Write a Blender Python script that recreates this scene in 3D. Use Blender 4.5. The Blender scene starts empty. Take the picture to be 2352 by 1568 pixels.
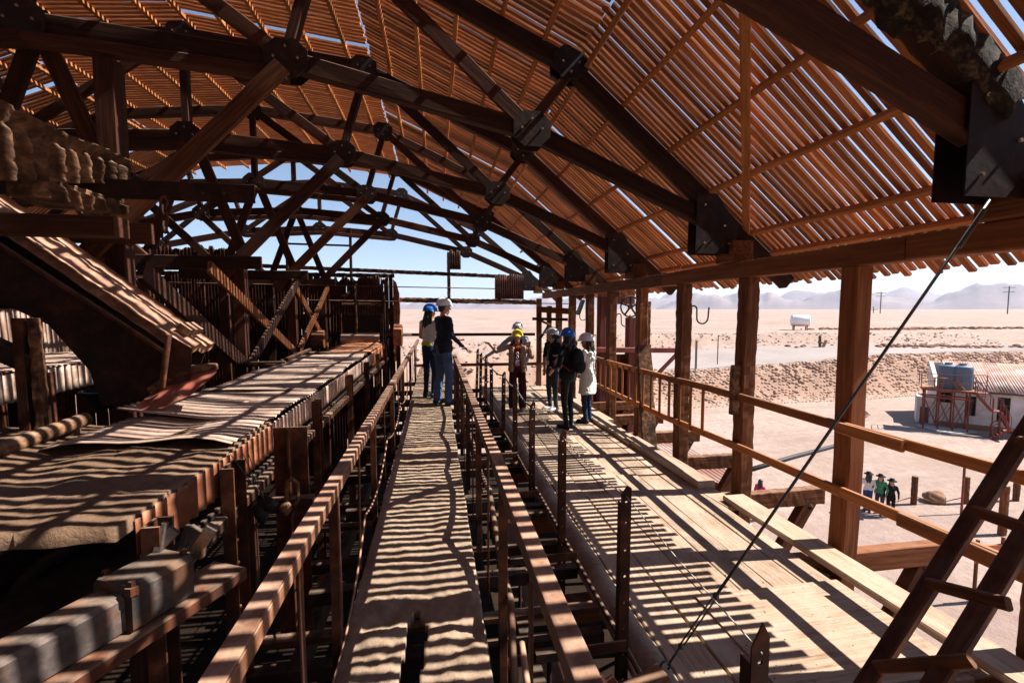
import bpy, bmesh, math, random
import numpy as np
from mathutils import Vector, Matrix, Quaternion, noise
random.seed(7)
R_ = math.radians
V = Vector
scn = bpy.context.scene
col = scn.collection

# ------------------------------------------------------------------ camera
EYE = V((0, 0, 1.66)); FPX = 1045.0
TH = math.atan(74 / FPX); PS = math.atan(175 * math.cos(TH) / FPX)
cam_d = bpy.data.cameras.new('camera'); cam = bpy.data.objects.new('camera', cam_d)
col.objects.link(cam); scn.camera = cam
cam.location = EYE
cam.rotation_euler = (math.pi / 2 - TH, 0, -PS)
cam_d.sensor_width = 36; cam_d.lens = FPX / 2352 * 36
cam_d.clip_start = 0.05; cam_d.clip_end = 30000

# ------------------------------------------------------------------ sky, sun, exposure
SUN_EL, SUN_AZ = R_(47.5), R_(94.0)          # azimuth from +Y towards +X
world = bpy.data.worlds.new('World'); scn.world = world; world.use_nodes = True
wn = world.node_tree; wn.nodes.clear()
sky = wn.nodes.new('ShaderNodeTexSky'); sky.sky_type = 'NISHITA'; sky.sun_disc = False
sky.sun_elevation = SUN_EL; sky.sun_rotation = SUN_AZ
sky.altitude = 1200; sky.air_density = 1.0; sky.dust_density = 0.3; sky.ozone_density = 1.6
bg = wn.nodes.new('ShaderNodeBackground'); bg.inputs['Strength'].default_value = 0.06
wo = wn.nodes.new('ShaderNodeOutputWorld')
wn.links.new(sky.outputs[0], bg.inputs[0]); wn.links.new(bg.outputs[0], wo.inputs[0])
S = V((math.cos(SUN_EL) * math.sin(SUN_AZ), math.cos(SUN_EL) * math.cos(SUN_AZ), math.sin(SUN_EL)))
sd = bpy.data.lights.new('sun', 'SUN'); sd.energy = 5.0; sd.angle = R_(0.3); sd.color = (1.0, 0.95, 0.88)
sun = bpy.data.objects.new('sun', sd); col.objects.link(sun)
sun.rotation_euler = S.to_track_quat('Z', 'Y').to_euler(); sun.location = (30, 0, 40)
scn.view_settings.view_transform = 'Standard'; scn.view_settings.look = 'None'
scn.view_settings.exposure = 1.42; scn.view_settings.gamma = 1.0
scn.view_settings.use_curve_mapping = False
scn.render.engine = 'CYCLES'

# ------------------------------------------------------------------ helpers
_fh = V((math.sin(PS), math.cos(PS), 0)); _R = V((math.cos(PS), -math.sin(PS), 0))
_FW = math.cos(TH) * _fh - math.sin(TH) * V((0, 0, 1)); _UP = math.sin(TH) * _fh + math.cos(TH) * V((0, 0, 1))
def ray(x, y): return _FW * FPX + _R * (x - 1176) - _UP * (y - 784)
def atz(x, y, z): d = ray(x, y); return EYE + d * ((z - EYE.z) / d.z)
def aty(x, y, Y): d = ray(x, y); return EYE + d * (Y / d.y)
def atx(x, y, X): d = ray(x, y); return EYE + d * (X / d.x)

WM = {}                                   # world matrices by object
ORD = ['first', 'second', 'third', 'fourth', 'fifth', 'sixth', 'seventh', 'eighth', 'ninth', 'tenth', 'eleventh', 'twelfth', 'thirteenth', 'fourteenth', 'fifteenth']
def tag(o, label=None, cat=None, group=None, kind=None):
    if label: o['label'] = label
    if cat: o['category'] = cat
    if group: o['group'] = group
    if kind: o['kind'] = kind
    return o
def put(o, M, parent=None):
    col.objects.link(o)
    o.matrix_basis = M; WM[o] = M
    if parent is not None:
        o.parent = parent; o.matrix_parent_inverse = WM[parent].inverted()
    return o
def empty(name, loc, label=None, cat=None, group=None):
    o = bpy.data.objects.new(name, None); o.empty_display_size = 0.2
    put(o, Matrix.Translation(V(loc))); tag(o, label, cat, group)
    return o
def copy_tree(o, delta, parent=None):
    """copy of a thing with copies of its parts and sub-parts, moved by delta"""
    c = o.copy(); col.objects.link(c)
    if parent is None:
        M = Matrix.Translation(V(delta)) @ WM[o]
        c.matrix_basis = M; WM[c] = M
    else:
        c.parent = parent; c.matrix_parent_inverse = o.matrix_parent_inverse.copy()
        WM[c] = Matrix.Translation(V(delta)) @ WM[o]
    for ch in CH.get(o, []): copy_tree_into(ch, delta, c)
    return c
CH = {}
def copy_tree_into(o, delta, parent):
    c = copy_tree(o, delta, parent); CH.setdefault(parent, []).append(c); return c
def add(name, verts, faces, mat, parent=None, M=None, smooth=False, mats=None, fm=None, **t):
    me = bpy.data.meshes.new(name); me.from_pydata(verts, [], faces); me.update()
    if smooth: me.polygons.foreach_set('use_smooth', [True] * len(me.polygons))
    for m in (mats or [mat]): me.materials.append(m)
    if fm is not None: me.polygons.foreach_set('material_index', fm)
    return inst(name, me, parent, M, **t)
def inst(name, me, parent=None, M=None, **t):
    o = bpy.data.objects.new(name, me)
    put(o, M if M is not None else Matrix.Identity(4), parent); tag(o, **t)
    if parent is not None: CH.setdefault(parent, []).append(o)
    return o
def frame(a, b, up=(0, 0, 1)):
    a = V(a); b = V(b); x = (b - a); L = x.length; x.normalize(); u = V(up)
    if abs(x.dot(u)) > 0.98: u = V((0, 1, 0))
    y = u.cross(x).normalized(); z = x.cross(y)
    M = Matrix.Identity(4)
    for i in range(3): M[i][0] = x[i]; M[i][1] = y[i]; M[i][2] = z[i]; M[i][3] = a[i]
    return M, L
def beam_geo(L, w, h, seg=None, wob=0.0, ch=0.008, crust=0.0, taper=1.0):
    """squared timber along local X: chamfered section, uneven along its length"""
    if crust:
        seg = seg or max(2, int(L / 0.05)); n = 16
    else:
        seg = seg or max(1, int(L / 0.5)); n = 8
    vs, fs = [], []
    sd_ = random.uniform(0, 99)
    for i in range(seg + 1):
        t = i / seg; k = 1 + (taper - 1) * t
        oy = wob * noise.noise((sd_, t * L * 0.9, 0)); oz = wob * noise.noise((sd_, t * L * 0.9, 7))
        hw, hh = w / 2 * k, h / 2 * k; c = min(ch, hw * .6, hh * .6)
        ring = [(hw, hh - c), (hw - c, hh), (-hw + c, hh), (-hw, hh - c), (-hw, -hh + c), (-hw + c, -hh), (hw - c, -hh), (hw, -hh + c)]
        if crust:
            r2 = []
            for q in range(8):
                p, p2 = ring[q], ring[(q + 1) % 8]; r2 += [p, ((p[0] + p2[0]) / 2, (p[1] + p2[1]) / 2)]
            ring = r2
        for (yy, zz) in ring:
            if crust:
                nn = noise.fractal(V((sd_ + t * L * 9, yy * 14, zz * 14)), 0.8, 2.1, 4)
                f = 1 + crust / max(hw, hh) * (nn + 0.25)
                yy *= f; zz *= f
            elif wob:
                yy += wob * .35 * noise.noise((t * L * 3 + sd_, yy * 9, zz * 9)); zz += wob * .35 * noise.noise((t * L * 3, zz * 9 + sd_, yy * 9))
            vs.append((t * L, yy + oy, zz + oz))
    for i in range(seg):
        for q in range(n):
            a = i * n + q; b = i * n + (q + 1) % n
            fs.append((a, b, b + n, a + n))
    fs.append(tuple(range(n - 1, -1, -1))); fs.append(tuple(range(seg * n, seg * n + n)))
    return vs, fs
def beam(name, a, b, w, h, mat, parent=None, up=(0, 0, 1), seg=None, wob=0.0, ch=0.008, crust=0.0, taper=1.0, **t):
    M, L = frame(a, b, up)
    vs, fs = beam_geo(L, w, h, seg, wob, ch, crust, taper)
    return add(name, vs, fs, mat, parent, M, smooth=crust >= .02, **t)
class MB:
    """collects shapes of ONE part and builds them as one mesh"""
    def __init__(s): s.v = []; s.f = []; s.m = []; s.mi = 0
    def _a(s, vs, fs):
        o = len(s.v); s.v += [tuple(p) for p in vs]; s.f += [tuple(i + o for i in f) for f in fs]; s.m += [s.mi] * len(fs)
    def box(s, c, d, rot=None):
        hx, hy, hz = d[0] / 2, d[1] / 2, d[2] / 2
        vs = [V((x, y, z)) for x in (-hx, hx) for y in (-hy, hy) for z in (-hz, hz)]
        if rot is not None: vs = [rot @ p for p in vs]
        s._a([p + V(c) for p in vs], [(0, 1, 3, 2), (4, 6, 7, 5), (0, 4, 5, 1), (2, 3, 7, 6), (0, 2, 6, 4), (1, 5, 7, 3)])
    def bar(s, a, b, w, h, up=(0, 0, 1), **k):
        M, L = frame(a, b, up); vs, fs = beam_geo(L, w, h, k.get('seg', 1), k.get('wob', 0), min(0.004, w * .2, h * .2), 0, k.get('taper', 1))
        s._a([M @ V(p) for p in vs], fs)
    def tube(s, pts, r, n=8, cap=True):
        pts = [V(p) for p in pts]; rs = r if isinstance(r, (list, tuple)) else [r] * len(pts)
        vs, fs = [], []; prev = None
        for i, p in enumerate(pts):
            d = (pts[min(i + 1, len(pts) - 1)] - pts[max(i - 1, 0)])
            if d.length < 1e-9: d = V((0, 0, 1))
            d.normalize()
            if prev is None: u = d.orthogonal().normalized()
            else: u = (prev - d * prev.dot(d)); u = u.normalized() if u.length > 1e-6 else d.orthogonal().normalized()
            prev = u; w = d.cross(u)
            for q in range(n):
                a = 2 * math.pi * q / n; vs.append(p + (u * math.cos(a) + w * math.sin(a)) * rs[i])
        for i in range(len(pts) - 1):
            for q in range(n):
                a = i * n + q; b = i * n + (q + 1) % n; fs.append((a, b, b + n, a + n))
        if cap: fs.append(tuple(range(n - 1, -1, -1))); fs.append(tuple(range((len(pts) - 1) * n, len(pts) * n)))
        s._a(vs, fs)
    def lathe(s, prof, c, axis=(0, 0, 1), n=20, close=True):
        ax = V(axis).normalized(); u = ax.orthogonal().normalized(); w = ax.cross(u); vs, fs = [], []
        for (r, h) in prof:
            for q in range(n):
                a = 2 * math.pi * q / n; vs.append(V(c) + ax * h + (u * math.cos(a) + w * math.sin(a)) * r)
        for i in range(len(prof) - 1):
            for q in range(n):
                a = i * n + q; b = i * n + (q + 1) % n; fs.append((a, b, b + n, a + n))
        if close: fs.append(tuple(range(n - 1, -1, -1))); fs.append(tuple(range((len(prof) - 1) * n, len(prof) * n)))
        s._a(vs, fs)
    def ball(s, c, r, n=10, m=7, rot=None, nz=0.0, seed=0):
        r = V(r) if not isinstance(r, (int, float)) else V((r, r, r)); vs, fs = [], []
        for i in range(m + 1):
            th = math.pi * i / m
            for q in range(n):
                a = 2 * math.pi * q / n; p = V((math.sin(th) * math.cos(a), math.sin(th) * math.sin(a), math.cos(th)))
                k = 1 + nz * noise.noise(p * 1.7 + V((seed, seed * .7, 0))) if nz else 1
                p = V((p.x * r.x, p.y * r.y, p.z * r.z)) * k
                vs.append((rot @ p if rot is not None else p) + V(c))
        for i in range(m):
            for q in range(n):
                a = i * n + q; b = i * n + (q + 1) % n; fs.append((a, a + n, b + n, b))
        s._a(vs, fs)
    def plate(s, pts, nrm, th):
        nrm = V(nrm).normalized() * th; n = len(pts); a = [V(p) for p in pts]
        vs = a + [p + nrm for p in a]
        fs = [tuple(range(n - 1, -1, -1)), tuple(range(n, 2 * n))] + [(i, (i + 1) % n, (i + 1) % n + n, i + n) for i in range(n)]
        s._a(vs, fs)
    def build(s, name, mat, parent=None, smooth=False, mats=None, **t):
        # keep object origin near the part
        c = sum((V(p) for p in s.v), V()) / len(s.v)
        vs = [(p[0] - c.x, p[1] - c.y, p[2] - c.z) for p in s.v]
        o = add(name, vs, s.f, mat, parent, Matrix.Translation(c), smooth, mats=mats, fm=s.m if mats else None, **t)
        if smooth == 'auto':
            try: o.data.set_sharp_from_angle(angle=R_(40))
            except Exception: pass
        return o

# ------------------------------------------------------------------ procedural materials
def nt(name):
    m = bpy.data.materials.new(name); m.use_nodes = True; t = m.node_tree; t.nodes.clear()
    o = t.nodes.new('ShaderNodeOutputMaterial'); b = t.nodes.new('ShaderNodeBsdfPrincipled')
    t.links.new(b.outputs[0], o.inputs[0]); return m, t, b
def N(t, k, **kw):
    n = t.nodes.new(k)
    for a, v in kw.items():
        if a.startswith('i_'):
            a = a[2:]; n.inputs[int(a) if a.isdigit() else a].default_value = v
        else: setattr(n, a, v)
    return n
def ramp(t, src, stops):
    r = t.nodes.new('ShaderNodeValToRGB'); e = r.color_ramp.elements
    while len(e) < len(stops): e.new(0.5)
    for q, (p, c) in zip(e, stops): q.position = p; q.color = (c[0], c[1], c[2], 1)
    t.links.new(src, r.inputs[0]); return r.outputs[0]
def mixc(t, f, a, b, mode='MIX'):
    n = t.nodes.new('ShaderNodeMix'); n.data_type = 'RGBA'; n.blend_type = mode
    for s_, v in ((0, f), (6, a), (7, b)):
        if hasattr(v, 'is_linked'): t.links.new(v, n.inputs[s_])
        else: n.inputs[s_].default_value = v if s_ == 0 else (v[0], v[1], v[2], 1)
    return n.outputs[2]
def math_(t, op, a, b=None, clamp=False):
    n = t.nodes.new('ShaderNodeMath'); n.operation = op; n.use_clamp = clamp
    for i, v in ((0, a), (1, b)):
        if v is None: continue
        if hasattr(v, 'is_linked'): t.links.new(v, n.inputs[i])
        else: n.inputs[i].default_value = v
    return n.outputs[0]
def noise_n(t, vec, scale, detail=5, rough=0.55, out=0):
    n = N(t, 'ShaderNodeTexNoise'); n.inputs['Scale'].default_value = scale; n.inputs['Detail'].default_value = detail; n.inputs['Roughness'].default_value = rough
    if vec is not None: t.links.new(vec, n.inputs['Vector'])
    return n.outputs[out]
def mapped(t, sc, rnd=True, coord='Object'):
    tc = N(t, 'ShaderNodeTexCoord'); mp = N(t, 'ShaderNodeMapping'); mp.inputs['Scale'].default_value = sc
    t.links.new(tc.outputs[coord], mp.inputs['Vector'])
    if rnd:
        oi = N(t, 'ShaderNodeObjectInfo'); cx = N(t, 'ShaderNodeCombineXYZ')
        v = math_(t, 'MULTIPLY', oi.outputs['Random'], 37.0)
        for k in range(3): t.links.new(v, cx.inputs[k])
        t.links.new(cx.outputs[0], mp.inputs['Location'])
    return mp.outputs[0]
DUST = (0.42, 0.29, 0.20)
def dust_mix(t, base, amt, vec, dcol=DUST, scale=7, lo=0.35, hi=0.9):
    g = N(t, 'ShaderNodeNewGeometry'); sx = N(t, 'ShaderNodeSeparateXYZ'); t.links.new(g.outputs['Normal'], sx.inputs[0])
    mr = N(t, 'ShaderNodeMapRange'); mr.inputs[1].default_value = lo; mr.inputs[2].default_value = hi; t.links.new(sx.outputs[2], mr.inputs[0])
    nz = noise_n(t, vec, scale, 6, 0.65); nr = N(t, 'ShaderNodeMapRange'); nr.inputs[1].default_value = 0.3; nr.inputs[2].default_value = 0.6; t.links.new(nz, nr.inputs[0])
    f = math_(t, 'MULTIPLY', math_(t, 'MULTIPLY', mr.outputs[0], nr.outputs[0], True), amt, True)
    return mixc(t, f, base, dcol)
def bump(t, b, h, dist=0.004, st=0.6):
    n = N(t, 'ShaderNodeBump'); n.inputs['Strength'].default_value = st; n.inputs['Distance'].default_value = dist
    t.links.new(h, n.inputs['Height']); t.links.new(n.outputs[0], b.inputs['Normal'])
def varied(t, c, lo=0.65, hi=1.25):
    oi = N(t, 'ShaderNodeObjectInfo'); mr = N(t, 'ShaderNodeMapRange'); mr.inputs[3].default_value = lo; mr.inputs[4].default_value = hi
    t.links.new(oi.outputs['Random'], mr.inputs[0]); cx = N(t, 'ShaderNodeCombineXYZ')
    for k in range(3): t.links.new(mr.outputs[0], cx.inputs[k])
    return mixc(t, 1.0, c, cx.outputs[0], 'MULTIPLY')
def mat_wood(name, c0, c1, c2, dust=0.0, lo=0.65, hi=1.25, grain=(1.3, 22, 22), rough=0.82, dcol=DUST, bd=0.004):
    m, t, b = nt(name); v = mapped(t, grain); nz = noise_n(t, v, 1.6, 8, 0.62)
    c = ramp(t, nz, [(0.28, c0), (0.5, c1), (0.72, c2)])
    v2 = mapped(t, (1.1, 2.2, 2.2)); blot = noise_n(t, v2, 2.0, 4)
    c = mixc(t, math_(t, 'MULTIPLY', blot, 0.55), c, c0)
    c = varied(t, c, lo, hi)
    if dust: c = dust_mix(t, c, dust, mapped(t, (1, 1, 1)), dcol)
    t.links.new(c, b.inputs['Base Color']); b.inputs['Roughness'].default_value = rough
    b.inputs['Specular IOR Level'].default_value = 0.25
    bump(t, b, nz, bd); return m
def mat_deck(name, c0, c1, c2, dcol):
    m, t, b = nt(name); v = mapped(t, (1.1, 24, 24)); nz = noise_n(t, v, 1.6, 9, .66)
    c = ramp(t, nz, [(.26, c0), (.48, c1), (.72, c2)]); c = varied(t, c, .62, 1.25)
    iso = mapped(t, (1, 1, 1)); d1 = noise_n(t, iso, 2.2, 9, .7); d2 = noise_n(t, iso, 26, 6, .7)
    c = mixc(t, ramp(t, d1, [(.40, (0, 0, 0)), (.62, (.8, .8, .8))]), c, dcol)              # blown dust lying in patches
    c = mixc(t, ramp(t, d2, [(.30, (.75, .75, .75)), (.40, (0, 0, 0))]), c, [k * .45 for k in c1])  # grit and stains
    cr = noise_n(t, mapped(t, (.55, 46, 46)), 1.0, 3, .5)
    crk = ramp(t, cr, [(.492, (0, 0, 0)), (.5, (.9, .9, .9)), (.508, (0, 0, 0))])
    gate = ramp(t, noise_n(t, mapped(t, (.8, 5, 5)), 1.3, 2), [(.5, (0, 0, 0)), (.56, (1, 1, 1))])
    crk = mixc(t, 1.0, crk, gate, 'MULTIPLY'); c = mixc(t, crk, c, (.05, .028, .016))              # drying cracks along the grain
    t.links.new(c, b.inputs['Base Color']); b.inputs['Roughness'].default_value = .92; b.inputs['Specular IOR Level'].default_value = .15
    bump(t, b, math_(t, 'ADD', nz, math_(t, 'MULTIPLY', d1, 2.0)), .006, .7); return m
def mat_rust(name, c0, c1, c2, dust=0.0, sc=9, rough=0.78, metal=0.0, dcol=DUST, lo=0.7, hi=1.2, bd=0.003, coat=None):
    m, t, b = nt(name); v = mapped(t, (1, 1, 1)); nz = noise_n(t, v, sc, 8, 0.65); n2 = noise_n(t, v, sc * 0.28, 5, 0.6)
    c = ramp(t, nz, [(0.3, c0), (0.5, c1), (0.7, c2)])
    c = mixc(t, ramp(t, n2, [(0.42, (0, 0, 0)), (0.62, (.8, .8, .8))]), c, c0)
    if coat: c = mixc(t, ramp(t, noise_n(t, v, sc * .4, 9, .7), [(coat[3], (0, 0, 0)), (coat[3] + .07, (1, 1, 1))]), c, coat[:3])
    c = varied(t, c, lo, hi)
    if dust: c = dust_mix(t, c, dust, v, dcol)
    t.links.new(c, b.inputs['Base Color']); b.inputs['Roughness'].default_value = rough; b.inputs['Metallic'].default_value = metal
    b.inputs['Specular IOR Level'].default_value = 0.3
    bump(t, b, nz, bd); return m
def mat_soil(name, c0, c1, c2, sc=1.0, bd=0.02, coord='Object', fine=None):
    m, t, b = nt(name); v = mapped(t, (1, 1, 1), False, coord)
    a = noise_n(t, v, 0.35 * sc, 8, 0.62); f = noise_n(t, v, 7 * sc, 8, 0.7)
    c = ramp(t, a, [(0.32, c0), (0.5, c1), (0.68, c2)])
    c = mixc(t, ramp(t, f, [(0.35, (.0, .0, .0)), (0.75, (.55, .55, .55))]), c, [k * .72 for k in c0])
    t.links.new(c, b.inputs['Base Color']); b.inputs['Roughness'].default_value = 0.95; b.inputs['Specular IOR Level'].default_value = 0.1
    h = math_(t, 'ADD', math_(t, 'MULTIPLY', a, 2.0), f); bump(t, b, h, bd, 0.8); return m
def mat_plain(name, c, rough=0.6, spec=0.3, metal=0.0, sc=30, var=0.18, bd=0.0, rnd=False):
    m, t, b = nt(name); v = mapped(t, (1, 1, 1)); nz = noise_n(t, v, sc, 4)
    cc = mixc(t, nz, [k * (1 - var) for k in c], [min(1, k * (1 + var)) for k in c])
    t.links.new(cc, b.inputs['Base Color']); b.inputs['Roughness'].default_value = rough; b.inputs['Specular IOR Level'].default_value = spec; b.inputs['Metallic'].default_value = metal
    if bd: bump(t, b, nz, bd, 0.7)
    return m
MT = {}
MT['slat'] = mat_wood('slat_wood', (0.236, 0.0612, 0.01656), (0.472, 0.153, 0.046), (0.6608, 0.2652, 0.0966), 0.0, 0.42, 1.4, (2, 40, 40))
MT['batten'] = mat_wood('batten_wood', (0.236, 0.07803, 0.02186), (0.4248, 0.1607, 0.04968), (0.59, 0.257, 0.08942), 0.15)
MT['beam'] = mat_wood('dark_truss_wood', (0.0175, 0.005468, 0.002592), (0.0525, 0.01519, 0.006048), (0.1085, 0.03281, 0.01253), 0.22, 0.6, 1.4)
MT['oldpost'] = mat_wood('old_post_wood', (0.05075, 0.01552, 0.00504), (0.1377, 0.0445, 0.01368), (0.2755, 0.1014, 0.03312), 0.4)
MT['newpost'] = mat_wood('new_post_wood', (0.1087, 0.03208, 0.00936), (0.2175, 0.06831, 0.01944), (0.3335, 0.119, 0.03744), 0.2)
MT['rail'] = mat_wood('rail_wood', (0.2006, 0.06426, 0.01788), (0.3422, 0.1193, 0.03444), (0.4956, 0.202, 0.06624), 0.35)
MT['deck'] = mat_deck('deck_wood', (.15, .086, .052), (.34, .232, .158), (.475, .353, .258), (.46, .348, .262))
MT['crust'] = mat_rust('salt_crust', (0.02678, 0.01165, 0.005702), (0.1339, 0.05956, 0.02851), (0.3392, 0.1748, 0.09328), 0.45, 16, 0.95, bd=0.012)
MT['rust'] = mat_rust('rusty_iron', (0.021, 0.00627, 0.00336), (0.075, 0.02052, 0.00756), (0.1875, 0.05472, 0.01848), 0.5)
MT['rustd'] = mat_rust('dark_rusty_iron', (0.008, 0.003705, 0.0024), (0.024, 0.00741, 0.00384), (0.0608, 0.01852, 0.00864), 0.25)
MT['flat'] = mat_rust('worn_flat_bar', (0.069, 0.02509, 0.01242), (0.1725, 0.07237, 0.03809), (0.322, 0.1689, 0.1035), 0.75, 12, 0.7, dcol=(0.575, 0.357, 0.2401))
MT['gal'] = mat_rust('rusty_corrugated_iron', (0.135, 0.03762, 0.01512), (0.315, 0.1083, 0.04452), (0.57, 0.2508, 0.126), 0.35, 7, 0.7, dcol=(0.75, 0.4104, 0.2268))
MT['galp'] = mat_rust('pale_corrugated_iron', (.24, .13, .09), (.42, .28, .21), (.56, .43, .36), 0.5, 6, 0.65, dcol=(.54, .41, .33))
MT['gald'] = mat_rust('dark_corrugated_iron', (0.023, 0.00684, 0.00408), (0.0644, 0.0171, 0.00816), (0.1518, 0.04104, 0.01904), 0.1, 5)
MT['lead'] = mat_rust('grey_crusted_iron', (.05, .04, .036), (.13, .11, .105), (.25, .21, .195), 0.35, 14, 0.8, bd=0.006)
MT['leadr'] = mat_rust('grey_iron_with_rust', (0.02625, 0.01904, 0.01664), (0.075, 0.0578, 0.0512), (0.1575, 0.119, 0.1056), 0.3, 14, 0.75, bd=0.008, coat=(.10, .040, .018, .50))
MT['redmetal'] = mat_rust('red_painted_metal', (.10, .018, .014), (.19, .035, .026), (.27, .06, .045), 0.2, 8, 0.6)
MT['redwood'] = mat_wood('red_boards', (.08, .018, .012), (.16, .042, .028), (.25, .09, .06), 0.1, grain=(1.0, 16, 16))
MT['dirt'] = mat_soil('caked_dust', (0.24, 0.1592, 0.108), (0.37, 0.2654, 0.1845), (0.47, 0.3474, 0.252), 3.0, 0.012)
MT['dirtd'] = mat_soil('shaded_caked_earth', (0.11, 0.06273, 0.0378), (0.2, 0.1206, 0.0765), (0.3, 0.193, 0.1305), 3.0, 0.02)  # darkened copy of the caked dust, holding the shade over the near cover
MT['crustd'] = mat_rust('dark_salt_crust', (.008, .005, .003), (.035, .02, .012), (.22, .15, .09), 0.2, 16, 0.95, bd=0.02)
MT['pit'] = mat_soil('pit_shade_soil', (.012, .007, .005), (.024, .014, .009), (.04, .025, .016), 2.0, 0.03)
MT['ground_'] = mat_soil('desert_soil_plain', (.33, .225, .19), (.43, .315, .275), (.50, .39, .35), 0.25, 0.06)
def mat_terrain():
    m, t, b = nt('desert_soil'); v = mapped(t, (1, 1, 1), False)
    a = noise_n(t, v, .09, 9, .62); f = noise_n(t, v, 1.9, 9, .72)
    tr_ = noise_n(t, mapped(t, (.035, .9, 1), False), 1.0, 6, .6)            # long drift and wheel streaks
    c = ramp(t, a, [(0.32, (.285, .200, .160)), (0.5, (.365, .272, .228)), (0.68, (.415, .325, .282))])
    c = mixc(t, ramp(t, tr_, [(.36, (.6, .6, .6)), (.5, (0, 0, 0))]), c, (.28, .205, .18))
    c = mixc(t, ramp(t, f, [(0.38, (.6, .6, .6)), (0.62, (0, 0, 0))]), c, (.245, .165, .133))
    g = N(t, 'ShaderNodeNewGeometry'); sx = N(t, 'ShaderNodeSeparateXYZ'); t.links.new(g.outputs['Normal'], sx.inputs[0])
    mr = N(t, 'ShaderNodeMapRange'); mr.inputs[1].default_value = .985; mr.inputs[2].default_value = .80; t.links.new(sx.outputs[2], mr.inputs[0])
    c = mixc(t, math_(t, 'MULTIPLY', mr.outputs[0], .85, True), c, (.34, .21, .148))   # raw earth of the cut banks
    t.links.new(c, b.inputs['Base Color']); b.inputs['Roughness'].default_value = .95; b.inputs['Specular IOR Level'].default_value = .1
    bump(t, b, math_(t, 'ADD', math_(t, 'MULTIPLY', a, 1.5), math_(t, 'ADD', f, tr_)), .10, .9); return m
MT['road'] = mat_soil('road_gravel', (.27, .222, .205), (.315, .262, .242), (.35, .298, .278), 0.5, 0.02)
MT['ground'] = mat_terrain()
MT['bag'] = mat_soil('bank_stones', (.33, .205, .145), (.39, .255, .19), (.44, .31, .245), 1.2, 0.03)
MT['clod'] = mat_soil('dark_clods', (.17, .085, .05), (.26, .14, .085), (.36, .21, .14), 1.5, 0.05)
MT['hill'] = mat_soil('hill_soil', (.17, .12, .12), (.24, .175, .17), (.30, .23, .22), 0.006, 6.0)
MT['steel'] = mat_plain('grey_cable_steel', (.10, .09, .085), 0.45, 0.5, 0.7)
MT['black'] = mat_plain('black_rubber', (.015, .014, .014), 0.6)
MT['white'] = mat_plain('white_paint', (.78, .76, .74), 0.5, var=.08)
MT['rope'] = mat_plain('pale_rope', (.45, .40, .34), 0.9, sc=60, var=.5)
MT['concrete'] = mat_soil('concrete', (.38, .34, .31), (.46, .42, .39), (.54, .50, .46), 2, 0.01)
# ================================================================== SETTING: ground, road, hills
def sst(a, b, x):
    t = min(1, max(0, (x - a) / (b - a))); return t * t * (3 - 2 * t)
def fbm(x, y, s, o=4): return noise.fractal(V((x * s, y * s, 3.3)), 0.9, 2.0, o)
YARD = -6.8
def terr(X, Y):
    w = 1.2 * fbm(X, 0, 0.07, 2)
    t = sst(6, 22, X)
    yb = 36.2 + 0.05 * max(0, X - 25) + w * .6
    # right: two banks with a road between them; left: one rubble slope
    z1 = YARD + (2.7 + 0.9 * sst(25, 50, X)) * sst(yb, yb + 3.4, Y) + 0.5 * sst(yb + 4, 54, Y)
    y2 = 53.5 - 0.10 * max(0, X - 30) + w
    zr = z1 + (-1.75 - z1) * sst(y2, y2 + 4.5, Y)
    zl = YARD + 5.0 * sst(31 + w * 2, 41 + w * 2, Y)
    z = zl * (1 - t) + zr * t
    bank = max(sst(yb, yb + 1, Y) * (1 - sst(yb + 3, yb + 4.5, Y)), sst(y2 - 1, y2 + 1, Y) * (1 - sst(y2 + 4, y2 + 7, Y))) * t + sst(31, 34, Y) * (1 - sst(40, 46, Y)) * (1 - t)
    d = math.hypot(X, Y)
    z += bank * (0.30 * fbm(X, Y, 0.9, 5) + .22 * fbm(X * 2.2 + Y, Y * .3, .8, 4)) * (1 - .3 * t)
    if Y > 40: z += sst(45, 90, Y) * (0.25 * fbm(X, Y, 0.06, 4) + 0.08 * fbm(X, Y, .5, 3)) + sst(100, 2500, d) * (2.6 + 1.2 * fbm(X, Y, .002, 3))
    else: z += 0.05 * fbm(X, Y, 0.35, 3)
    if X > 3.5 and Y < yb: z += 0.9 * math.exp(-((X - 27) ** 2 / 30 + (Y - 24.5) ** 2 / 3)) * .45
    return z
angs = []
a = -180.0
while a < 180:
    angs.append(a); a += 0.42 if -52 <= a < 72 else 4.0
rads = [0.0]; r = 2.0
while r < 9000:
    rads.append(r); r *= 1.021 if r < 95 else 1.06
gv, gf = [], []
nA = len(angs)
for rr in rads:
    for aa in angs:
        x, y = rr * math.sin(R_(aa)), rr * math.cos(R_(aa)); gv.append((x, y, terr(x, y)))
for i in range(len(rads) - 1):
    for q in range(nA):
        p, p2 = i * nA + q, i * nA + (q + 1) % nA
        gf.append((p, p + nA, p2 + nA, p2))
add('ground', gv, gf, MT['ground'], smooth=True, kind='structure')
# road between the banks: a sheet that follows the ground
rv, rf = [], []
nx, ny = 90, 10
for i in range(nx + 1):
    X = 16 + i * 0.75
    yb = 36.2 + 0.05 * max(0, X - 25) + 1.2 * fbm(X, 0, 0.07, 2) * .6
    for j in range(ny + 1):
        w = 1.2 * fbm(X, 0, 0.07, 2)
        Y = (yb + 4.2) + (53.0 - 0.10 * max(0, X - 30) + w - 1.0 - yb - 4.2) * j / ny + .5 * fbm(X, j, .3, 2)
        rv.append((X, Y, terr(X, Y) + 0.03))
for i in range(nx):
    for j in range(ny):
        p = i * (ny + 1) + j; rf.append((p, p + ny + 1, p + ny + 2, p + 1))
add('road', rv, rf, MT['road'], smooth=True, kind='structure')
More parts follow.
